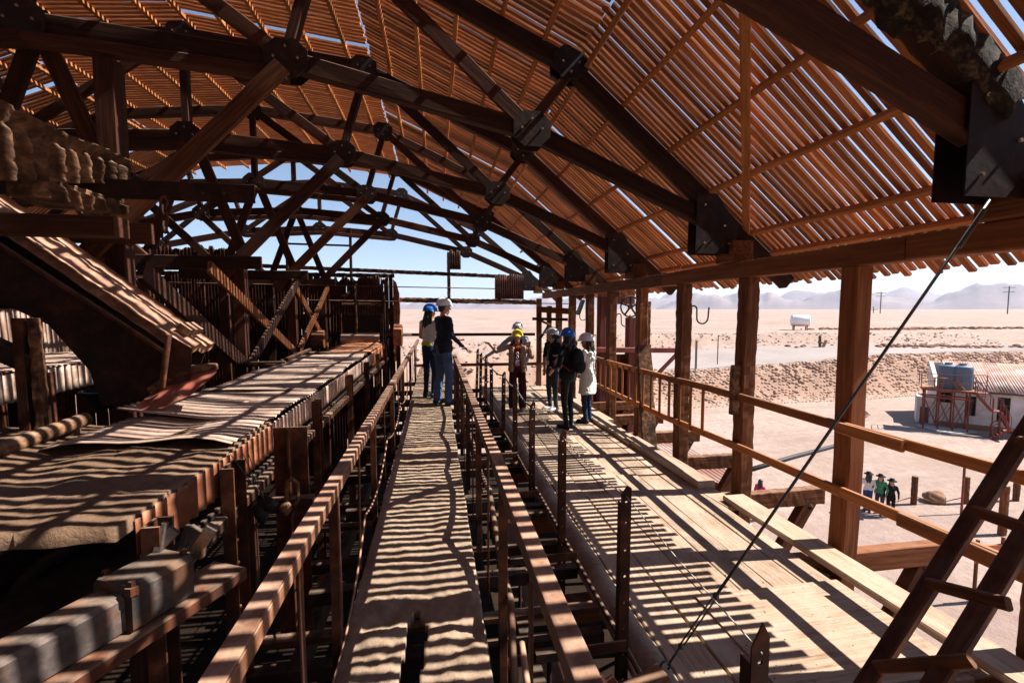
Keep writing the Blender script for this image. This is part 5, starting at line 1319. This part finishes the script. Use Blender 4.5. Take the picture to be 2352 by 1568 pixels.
LIP = mat_plain('lips', (.30, .09, .07), .5)
def cap_(b, a, c, ra, rc, n=12):
    a, c = V(a), V(c); d = (c - a); L = d.length; d = d / L if L > 1e-6 else V((0, 0, 1)); pts, rs_ = [], []
    for k in range(5): t = -math.pi / 2 + k * math.pi / 8; pts.append(a + d * (ra * math.sin(t))); rs_.append(max(1e-4, ra * math.cos(t)))
    for k in range(5): t = k * math.pi / 8; pts.append(c + d * (rc * math.sin(t))); rs_.append(max(1e-4, rc * math.cos(t)))
    b.tube(pts, rs_, n)
class Body:
    def __init__(s): s.b = MB(); s.prims = []; s.mats = []
    def mi(s, m):
        if m not in s.mats: s.mats.append(m)
        return s.mats.index(m)
    def cap(s, a, c, ra, rc, m): cap_(s.b, a, c, ra, rc); s.prims.append(('c', V(a), V(c), ra, rc, s.mi(m)))
    def ell(s, c, r, m, rot=None): s.b.ball(c, r, 16, 12, rot); s.prims.append(('e', V(c), V(r), rot, 0, s.mi(m)))
    def loft(s, rings, R, m):
        # closed elliptical tube through (centre, rx, ry) rings
        vs, fs = [], []; n = 20
        for (c, rx, ry) in rings:
            for q in range(n): a = 2 * math.pi * q / n; vs.append(V(c) + R @ V((rx * math.cos(a), ry * math.sin(a), 0)))
        for i in range(len(rings) - 1):
            for q in range(n): p, p2 = i * n + q, i * n + (q + 1) % n; fs.append((p, p2, p2 + n, p + n))
        fs.append(tuple(range(n - 1, -1, -1))); fs.append(tuple(range((len(rings) - 1) * n, len(rings) * n)))
        if rings[0][0].z > rings[-1][0].z: fs = [f[::-1] for f in fs]
        s.b._a(vs, fs)
        for i in range(len(rings) - 1):
            (c0, rx0, ry0), (c1, rx1, ry1) = rings[i], rings[i + 1]
            s.prims.append(('l', c0, c1, (rx0, ry0), (rx1, ry1), s.mi(m), R))
    def mesh(s, name, vox, smooth=2, folds=0.0):
        me = bpy.data.meshes.new(name); me.from_pydata(s.b.v, [], s.b.f); o = bpy.data.objects.new(name, me); col.objects.link(o)
        md = o.modifiers.new('r', 'REMESH'); md.mode = 'VOXEL'; md.voxel_size = vox
        if smooth: ms = o.modifiers.new('s', 'SMOOTH'); ms.factor = .5; ms.iterations = smooth
        dg = bpy.context.evaluated_depsgraph_get(); m2 = bpy.data.meshes.new_from_object(o.evaluated_get(dg))
        bpy.data.objects.remove(o); bpy.data.meshes.remove(me)
        m2.materials.clear()
        for m in s.mats: m2.materials.append(m)
        n = len(m2.polygons); cen = np.empty(n * 3); m2.polygons.foreach_get('center', cen); cen = cen.reshape(-1, 3)
        best = np.full(n, 1e9); idx = np.zeros(n, int)
        for p in s.prims:
            if p[0] == 'c':
                a, c = np.array(p[1]), np.array(p[2]); d = c - a; L2 = d @ d + 1e-12; t = np.clip((cen - a) @ d / L2, 0, 1)
                dist = np.linalg.norm(cen - (a + t[:, None] * d), axis=1) - (p[3] + (p[4] - p[3]) * t)
            elif p[0] == 'l':
                a, c = np.array(p[1]), np.array(p[2]); d = c - a; t = np.clip((cen - a) @ d / (d @ d), 0, 1); q = (cen - (a + t[:, None] * d)) @ np.array(p[6])
                rx = p[3][0] + (p[4][0] - p[3][0]) * t; ry = p[3][1] + (p[4][1] - p[3][1]) * t
                k = np.sqrt((q[:, 0] / rx) ** 2 + (q[:, 1] / ry) ** 2); dist = np.where(np.abs(q[:, 2]) < .012, (k - 1) * np.minimum(rx, ry), np.maximum((k - 1) * np.minimum(rx, ry), np.abs(q[:, 2])))
            else:
                q = cen - np.array(p[1])
                if p[3] is not None: q = q @ np.array(p[3])
                rr = np.array(p[2]); k = np.linalg.norm(q / rr, axis=1); dist = (k - 1) * rr.min()
            w = dist < best; best[w] = dist[w]; idx[w] = p[5]
        if folds:
            sk = s.mats.index(SK) if SK in s.mats else -1; nvx = len(m2.vertices)
            co = np.empty(nvx * 3); m2.vertices.foreach_get('co', co); co = co.reshape(-1, 3)
            no = np.empty(nvx * 3); m2.vertex_normals.foreach_get('vector', no); no = no.reshape(-1, 3)
            isc = np.zeros(nvx, bool); lt = np.empty(n, int); m2.polygons.foreach_get('loop_total', lt); li = np.empty(len(m2.loops), int); m2.loops.foreach_get('vertex_index', li)
            isc[li[np.repeat(idx != sk, lt)]] = True
            w_ = np.array([noise.noise((p[0] * 9, p[1] * 9, p[2] * 15)) + .5 * noise.noise((p[0] * 24, p[1] * 24, p[2] * 30)) if c_ else .25 for p, c_ in zip(co.tolist(), isc.tolist())])
            co = co + no * (folds * (np.abs(w_) - .25))[:, None]; m2.vertices.foreach_set('co', co.ravel()); m2.update()
        m2.polygons.foreach_set('material_index', idx.astype(np.int32)); m2.polygons.foreach_set('use_smooth', [True] * n); m2.name = name
        return m2
def helmet(pt, c, R, colr, tilt=0):
    """safety helmet: dome with ridge, brim and peak; R maps local (right, forward, up)"""
    b = MB(); vs, fs = [], []; n, m = 28, 9
    for i in range(m + 1):
        th = math.pi / 2 * i / m
        for q in range(n):
            a = 2 * math.pi * q / n; r_ = math.sin(th); x, y = .118 * r_ * math.cos(a), .145 * r_ * math.sin(a); z = .125 * math.cos(th)
            if abs(x) < .022 and i < m: z += .007
            vs.append((x, y, z))
    for q in range(n):
        a = 2 * math.pi * q / n; k = 1.07 + (.30 * max(0, math.sin(a)) ** 2.5); vs.append((.118 * min(k, 1.12) * math.cos(a), .145 * k * math.sin(a), -.012 - .010 * max(0, math.sin(a))))
    for q in range(n):
        a = 2 * math.pi * q / n; k = 1.05 + (.29 * max(0, math.sin(a)) ** 2.5); vs.append((.118 * min(k, 1.1) * math.cos(a), .145 * k * math.sin(a), -.020 - .010 * max(0, math.sin(a))))
    for i in range(m + 2):
        for q in range(n):
            a = i * n + q; c2 = i * n + (q + 1) % n; fs.append((a, a + n, c2 + n, c2))
    fs.append(tuple((m + 2) * n + q for q in range(n)))
    Rt = R @ Matrix.Rotation(tilt, 3, 'X')
    b._a([Rt @ V(p) + V(c) for p in vs], fs)
    return b.build('helmet', HM[colr], pt, True)
def person(loc, phi, H, lab, up='black', low='black', shoe='shoeD', arms=None, armmat=None, hair='hair', hairstyle='long', hel='white', headturn=0, headtilt=0, coat=None, sleeve='long', stance=.09, step=0, extra=None, wide=1.0, legw=1.0, lean=0, vest=None, vox=.0085, lod=False):
    """phi: heading from +Y towards +X. arms: (L elbow, L wrist, R elbow, R wrist, L dir, R dir) in (right, forward, up) metres for a 1.70 m body"""
    k = H / 1.70
    f = V((math.sin(phi), math.cos(phi), 0)); r_ = V((math.cos(phi), -math.sin(phi), 0)); z = V((0, 0, 1)); R = Matrix((r_, f, z)).transposed()
    O = V(loc)
    def P(x, y, zz): return O + (r_ * x + f * (y + lean * max(0, zz - .9)) + z * zz) * k
    root = empty('person', O, lab, 'person')
    B = Body(); skin = SK; U_, L_, S_ = C_[up], C_[low], C_[shoe]; A_ = C_[armmat or up]
    hipx = .085
    for s_ in (-1, 1):
        fy = step * s_
        hip, kne, ank = P(s_ * hipx, 0, .90), P(s_ * (hipx * .6 + stance * .5), fy * .6 + .02, .49), P(s_ * stance, fy - .02, .085)
        B.cap(hip, kne, .088 * k * wide, .062 * k * legw, L_); B.cap(kne, ank, .060 * k * legw, .045 * k * legw * (1.25 if legw > 1.15 else 1), L_)
        B.cap(P(s_ * stance, fy - .05, .042), P(s_ * (stance + .02), fy + .13, .035), .043 * k, .034 * k, S_); B.cap(P(s_ * stance, fy - .05, .02), P(s_ * (stance + .02), fy + .15, .018), .036 * k, .030 * k, S_)
    B.ell(P(0, -.015, .93), V((.158 * wide, .118, .13)) * k, L_, R)
    # torso
    B.ell(P(0, .0, 1.10), V((.138 * wide, .100, .17)) * k, U_, R); B.ell(P(0, .0, 1.28), V((.165 * wide, .112, .17)) * k, U_, R); B.cap(P(-.13 * wide, 0, 1.395), P(.13 * wide, 0, 1.395), .058 * k, .058 * k, U_)
    B.cap(P(-.05, .0, 1.0), P(.05, 0, 1.0), .115 * k * wide, .115 * k * wide, U_)
    # neck and head
    ht = phi + headturn; fh_ = V((math.sin(ht), math.cos(ht), 0)); rh = V((math.cos(ht), -math.sin(ht), 0)); Rh = Matrix((rh, fh_, z)).transposed() @ Matrix.Rotation(headtilt, 3, 'X')
    hc = P(0, .025, 1.575)
    def Hd(x, y, zz): return hc + (Rh @ V((x, y, zz))) * k
    B.cap(P(0, 0, 1.40), Hd(0, -.01, -.05), .056 * k, .052 * k, skin)
    B.ell(Hd(0, 0, .02), V((.073, .092, .098)) * k, skin, Rh); B.ell(Hd(0, .03, -.055), V((.052, .058, .065)) * k, skin, Rh)
    B.cap(Hd(0, .088, .012), Hd(0, .108, -.022), .010 * k, .014 * k, skin)
    for s_ in (-1, 1): B.ell(Hd(s_ * .074, -.005, -.005), V((.012, .022, .032)) * k, skin, Rh)
    B.cap(Hd(-.03, .083, .035), Hd(.03, .083, .035), .012 * k, .012 * k, skin)
    # arms and hands
    arms = arms or ((-.26, .0, 1.12), (-.24, .10, .90), (.26, .0, 1.12), (.24, .10, .90), None, None)
    for s_, e_, w_, dr in ((-1, arms[0], arms[1], arms[4]), (1, arms[2], arms[3], arms[5])):
        sh = P(s_ * .175 * wide, 0, 1.385); el, wr = P(*e_), P(*w_)
        B.cap(sh, el, .056 * k, .044 * k, A_ if sleeve != 'none' else skin)
        if sleeve == 'none': B.cap(sh, sh.lerp(el, .12), .058 * k, .055 * k, U_)
        if sleeve == 'half': B.cap(sh, sh.lerp(el, .55), .062 * k, .058 * k, A_)
        B.cap(el, wr, .043 * k, .029 * k, A_ if sleeve == 'long' else skin)
        if sleeve == 'roll': B.cap(el, el.lerp(wr, .2), .050 * k, .046 * k, A_)
        d = (wr - el).normalized() if dr is None else (r_ * dr[0] + f * dr[1] + z * dr[2]).normalized()
        side = d.cross(z); side = side.normalized() if side.length > .1 else r_.copy(); nrm = side.cross(d).normalized()
        if dr is None: side, nrm = f.copy() - d * f.dot(d), None; side.normalize(); nrm = side.cross(d)
        pal = wr + d * .045 * k
        B.ell(pal, V((.040, .018, .050)) * k, skin, Matrix((side, nrm, d)).transposed())
        point = dr is not None and len(dr) > 3
        for q in range(4):
            base = pal + side * ((q - 1.5) * .019 * k) + d * .040 * k; ln = (.072, .080, .074, .058)[q] * k
            if point and q != 3: ln *= .45
            tip = base + d * ln * .86 + nrm * (-.022 * k if not point or q != 3 else 0) 
            B.cap(base, base.lerp(tip, .5) - nrm * .004, .0098 * k, .009 * k, skin); B.cap(base.lerp(tip, .5) - nrm * .004, tip, .009 * k, .0078 * k, skin)
        tb_ = pal + side * (.036 * k) - d * .012 * k; B.cap(tb_, tb_ + side * .024 * k + d * .040 * k, .0115 * k, .009 * k, skin)
    if coat:
        cm = C_[coat['m']]; zl = coat['z']
        fl_ = coat.get('flare', .05); wv = lambda q: .006 * math.sin(q * 2.3)
        B.loft([(P(0, -.005, 1.44), .09 * k, .075 * k), (P(0, -.005, 1.38), .185 * k, .115 * k), (P(0, -.005, 1.25), .190 * k, .135 * k), (P(0, -.005, 1.10), .168 * k, .128 * k), (P(0, -.01, .95), .182 * k, .145 * k), (P(0, -.01, .78), (.188 + fl_ * .5) * k, .155 * k), (P(0, -.01, zl), (.19 + fl_) * k, .165 * k)], R, cm)
    if extra: extra(B, P, k)
    me = B.mesh('body', vox, 2, .014)
    body = inst('body', me, root)
    # face
    for s_ in (-1, 1): m = MB(); m.ball(Hd(s_ * .031, .083, .018), (.011 * k, .007 * k, .007 * k), 8, 6, Rh); m.build('eye', DARK, root, True)
    m = MB(); m.ball(Hd(0, .086, -.058), (.022 * k, .008 * k, .007 * k), 8, 6, Rh); m.build('mouth', LIP, root, True)
    # hair
    hm = C_[hair]; hb = Body()
    hb.ell(Hd(0, -.018, .035), V((.080, .092, .090)) * k, hm, Rh)
    if hairstyle == 'short': hb.ell(Hd(0, -.05, -.01), V((.072, .05, .06)) * k, hm, Rh)
    if hairstyle in ('long', 'curly'):
        rr = random.Random(int(H * 1000) + int(phi * 10)); n = 26 if hairstyle == 'long' else 60
        for q in range(n):
            a = math.pi * (1.08 + .84 * (q / (n - 1))) if hairstyle == 'long' else rr.uniform(math.pi * 1.0, math.pi * 2.0)
            x0, y0 = .078 * math.cos(a), .085 * math.sin(a) - .01
            L = rr.uniform(.22, .34) if hairstyle == 'long' else rr.uniform(.10, .34); wv = .02 if hairstyle == 'long' else .055
            p0 = Hd(x0, y0, rr.uniform(-.02, .03)); p1 = Hd(x0 * 1.25 + rr.uniform(-wv, wv), y0 * 1.2 + rr.uniform(-wv, wv), -L * .5); p2 = Hd(x0 * 1.3 + rr.uniform(-wv, wv), y0 * 1.25 - .01 + rr.uniform(-wv, wv), -L)
            hb.cap(p0, p1, .020 * k, .020 * k, hm); hb.cap(p1, p2, .020 * k, .009 * k, hm)
    inst('hair', hb.mesh('hair', .010, 1, .008), root)
    if hel: helmet(root, Hd(0, .0, .055), Rh.copy(), hel); 
    return root, P, Hd, R, k
ZD = DZ + .004
# man in dark jacket on the walkway, hand on the rail
def ex_jacket(B, P, k):
    B.cap(P(-.07, 0, .93), P(.07, 0, .93), .128 * k, .128 * k, C_['navy'])
man, P, Hd, R, k = person((0.12, 7.95, .012), R_(62), 1.80, 'tall man in dark jacket, blue jeans and white helmet leaning a hand on the rail', 'navy', 'jeans', 'shoeD',
    ((-.24, .10, 1.12), (-.12, .30, 1.06), (.25, .02, 1.13), (.16, .27, .95), None, (.1, .8, -.55)), hair='hair', hairstyle='short', hel='white', headturn=R_(8), stance=.10, step=.05, wide=1.12, legw=1.18, extra=ex_jacket)
w1_, P, Hd, R, k = person((-.12, 8.65, .012), R_(40), 1.70, 'woman in white sleeveless top with yellow band and blue helmet behind the tall man', 'cream', 'djeans', 'shoeD',
    ((-.25, .04, 1.13), (-.13, .25, 1.02), (.24, .08, 1.13), (.08, .26, 1.05), None, None), sleeve='none', hair='hair', hairstyle='long', hel='blue', headturn=R_(15), extra=lambda B, P, k: B.cap(P(-.04, 0, .99), P(.04, 0, .99), .121 * k, .121 * k, C_['hivis']))
# guide with yellow helmet, pointing
def ex_shirt(B, P, k):
    Rg = Matrix((P(1, 0, 0) - P(0, 0, 0), P(0, 1, 0) - P(0, 0, 0), V((0, 0, 1)) * k)).transposed() * (1 / k)
    for s_ in (-1, 1):
        B.loft([(P(s_ * .10, -.005, 1.42), .06 * k, .065 * k), (P(s_ * .115, .01, 1.36), .075 * k, .105 * k), (P(s_ * .12, .005, 1.2), .068 * k, .125 * k), (P(s_ * .128, .005, 1.0), .066 * k, .135 * k), (P(s_ * .14, .005, .86), .062 * k, .14 * k)], Rg, C_['beige'])
    B.loft([(P(0, -.06, 1.40), .12 * k, .05 * k), (P(0, -.07, 1.2), .15 * k, .06 * k), (P(0, -.08, .86), .17 * k, .07 * k)], Rg, C_['beige'])
w2_, P, Hd, R, k = person((1.66, 9.25, ZD), R_(190), 1.66, 'guide in yellow helmet, beige shirt and maroon trousers pointing with an outstretched arm', 'rusttop', 'maroon', 'shoeW',
    ((-.30, .06, 1.16), (-.24, .20, 1.36), (.44, .10, 1.28), (.60, .18, 1.46), (.0, .25, 1), (.75, .15, .25, 1)), armmat='beige', sleeve='roll', hair='brown', hairstyle='long', hel='yellow', headturn=R_(12), legw=1.42, stance=.11, extra=ex_shirt)
m = MB(); m.tube([P(-.045, .13, 1.40), P(-.02, .15, 1.22), P(0, .155, 1.10), P(.02, .15, 1.22), P(.045, .13, 1.40)], .004, 5); m.build('lanyard', C_['maroon'], w2_)
m = MB(); m.box(P(0, .165, 1.05), (.085, .008, .115)); m.build('badge', mat_plain('badge', (.42, .34, .52), .4), w2_)
for s_ in (0, 1):
    m = MB(); m.tube([P(0, .175, 1.245 - .075 * s_) + V((.024 * math.cos(a) * (1 if abs(math.cos(a)) > .3 else 1), 0, .028 * math.sin(a))) for a in np.linspace(0, 2 * math.pi, 12)], .006, 6, False); m.build('sunglasses', MT['white'], w2_, True)
# person behind the guide
w3_, P, Hd, R, k = person((1.82, 10.1, ZD), R_(200), 1.78, 'person in blue grey shirt and silver helmet standing behind the guide, arm on a post', 'bluegrey', 'black', 'shoeD',
    ((-.26, .0, 1.12), (-.22, .12, .92), (.42, .10, 1.16), (.64, .22, 1.02), None, None), hair='hair', hairstyle='short', hel='silver', headturn=R_(20))
# woman in black T-shirt with silver helmet
w4_, P, Hd, R, k = person((2.40, 9.2, ZD), R_(245), 1.69, 'woman in black tee, grey jeans and silver helmet looking up at the guide', 'black', 'grey', 'shoeW',
    ((-.25, .03, 1.12), (-.20, .15, .90), (.24, .03, 1.12), (.20, .06, .87), None, None), sleeve='half', hair='hair', hairstyle='short', hel='silver', headturn=R_(15), headtilt=R_(8), stance=.10, extra=lambda B, P, k: B.cap(P(-.06, -.03, 1.42), P(-.0, -.07, 1.54), .05 * k, .07 * k, C_['hair']))
m = MB(); m.tube([P(-.05, .11, 1.42), P(0, .135, 1.08), P(.05, .11, 1.42)], .003, 5); m.box(P(0, .14, 1.02), (.05, .07, .09)); m.build('lanyard', mat_plain('badge_grey', (.35, .33, .34), .4), w4_)
m = MB()
for s_ in np.linspace(-1, 1, 9):
    a = math.pi * (1.5 + s_ * .55); q0 = Hd(.10 * math.cos(a), .12 * math.sin(a), .045); q1 = Hd(.125 * math.cos(a), .15 * math.sin(a), -.055)
    m.bar(q0, q1, .05, .006, (0, 1, 0))
m.build('sun_flap', C_['djeans'], w4_)
# woman in black with backpack and blue helmet
w5_, P, Hd, R, k = person((2.30, 7.72, ZD), R_(-38), 1.74, 'woman all in black with backpack, dark curly hair and blue helmet', 'black', 'legging', 'shoeD',
    ((-.30, -.02, 1.13), (-.16, .20, 1.06), (.28, .05, 1.15), (.14, .25, 1.22), None, None), hair='hair', hairstyle='curly', hel='blue', headturn=R_(10), headtilt=R_(4), stance=.075, legw=.92, extra=lambda B, P, k: B.cap(P(-.07, 0, .96), P(.07, 0, .96), .125 * k, .125 * k, C_['black']))
bp = Body(); bp.ell(P(0, -.20, 1.20), V((.145, .085, .21)) * k, C_['black'], R); bp.ell(P(0, -.25, 1.10), V((.125, .075, .12)) * k, C_['black'], R); bpo = inst('backpack', bp.mesh('backpack', .01), w5_)
m = MB()
for s_ in (-1, 1): m.tube([P(s_ * .09, -.12, 1.40), P(s_ * .12, -.02, 1.47), P(s_ * .13, .10, 1.36), P(s_ * .14, .06, 1.15), P(s_ * .12, -.12, 1.02)], .012, 6)
m.build('strap', mat_plain('red_strap', (.30, .02, .03), .7), w5_)
m = MB(); m.lathe([(0, 0), (.03, 0), (.03, .005), (0, .006)], P(.09, -.31, 1.16), -R.col[1] if hasattr(R, 'col') else (0, -1, 0), 14); m.build('patch', mat_plain('pink_patch', (.55, .16, .16), .6), w5_)
# woman in white coat
w6_, P, Hd, R, k = person((2.78, 8.10, ZD), R_(-48), 1.62, 'woman in long white coat, dark jeans and white helmet with wavy brown hair', 'white', 'djeans', 'shoeD',
    ((-.28, .02, 1.12), (-.22, .16, .90), (.29, .0, 1.12), (.27, .10, .88), None, None), armmat='white', hair='brown', hairstyle='curly', hel='white', headturn=R_(-20), coat={'m': 'white', 'z': .58, 'flare': .045}, stance=.10)
hd_ = Body(); hd_.cap(P(-.09, -.09, 1.36), P(.09, -.09, 1.36), .055 * k, .055 * k, C_['white']); hd_.cap(P(-.05, -.12, 1.27), P(.05, -.12, 1.27), .05 * k, .05 * k, C_['white']); inst('hood', hd_.mesh('hood', .01), w6_)
# visitors down in the yard
def hat(pt, Hd, Rm=None, m='black'):
    b = MB(); b.lathe([(.17, .04), (.165, .055), (.09, .06), (.085, .13), (.05, .15), (0, .15)], Hd(0, 0, .03), (0, 0, 1), 18, False); b.build('sun_hat', C_[m], pt, True)
yy_ = terr(17.7, 15.8)
p_, P, Hd, R, k = person((17.7, 15.8, terr(17.7, 15.8)), R_(40), 1.66, 'visitor in white top, blue trousers and dark sun hat down in the yard', 'cream', 'blueT', 'shoeD', sleeve='half', hel=None, vox=.014); hat(p_, Hd)
p_, P, Hd, R, k = person((17.98, 15.52, terr(18, 15.5)), R_(250), 1.66, 'visitor in green top and dark hat standing in the yard', 'green', 'grey', 'shoeD', hel=None, vox=.014); hat(p_, Hd)
p_, P, Hd, R, k = person((18.2, 15.25, terr(18.2, 15.25)), R_(215), 1.56, 'visitor in dark clothes with backpack next to the one in green', 'black', 'black', 'shoeD', hel=None, vox=.014); hat(p_, Hd)
p_, P, Hd, R, k = person((12.75, 15.9, terr(12.75, 15.9)), R_(80), 1.70, 'visitor in bright pink top and dark trousers walking in the yard', 'pink', 'black', 'shoeD', hel=None, step=.16, vox=.014)

# ================================================================== haze: even thin air round the whole place
hz = MB(); hz.box((0, 4000, 235), (20000, 20000, 500)); 
mh = bpy.data.materials.new('haze_air'); mh.use_nodes = True; t_ = mh.node_tree; t_.nodes.clear()
oo = t_.nodes.new('ShaderNodeOutputMaterial'); pv = t_.nodes.new('ShaderNodeVolumePrincipled')
pv.inputs['Color'].default_value = (.74, .82, 1.0, 1); pv.inputs['Density'].default_value = 0.00010; pv.inputs['Anisotropy'].default_value = 0.2
t_.links.new(pv.outputs[0], oo.inputs['Volume'])
HZ = hz.build('haze', mh, None, kind='stuff')
HZ.display_type = 'WIRE'
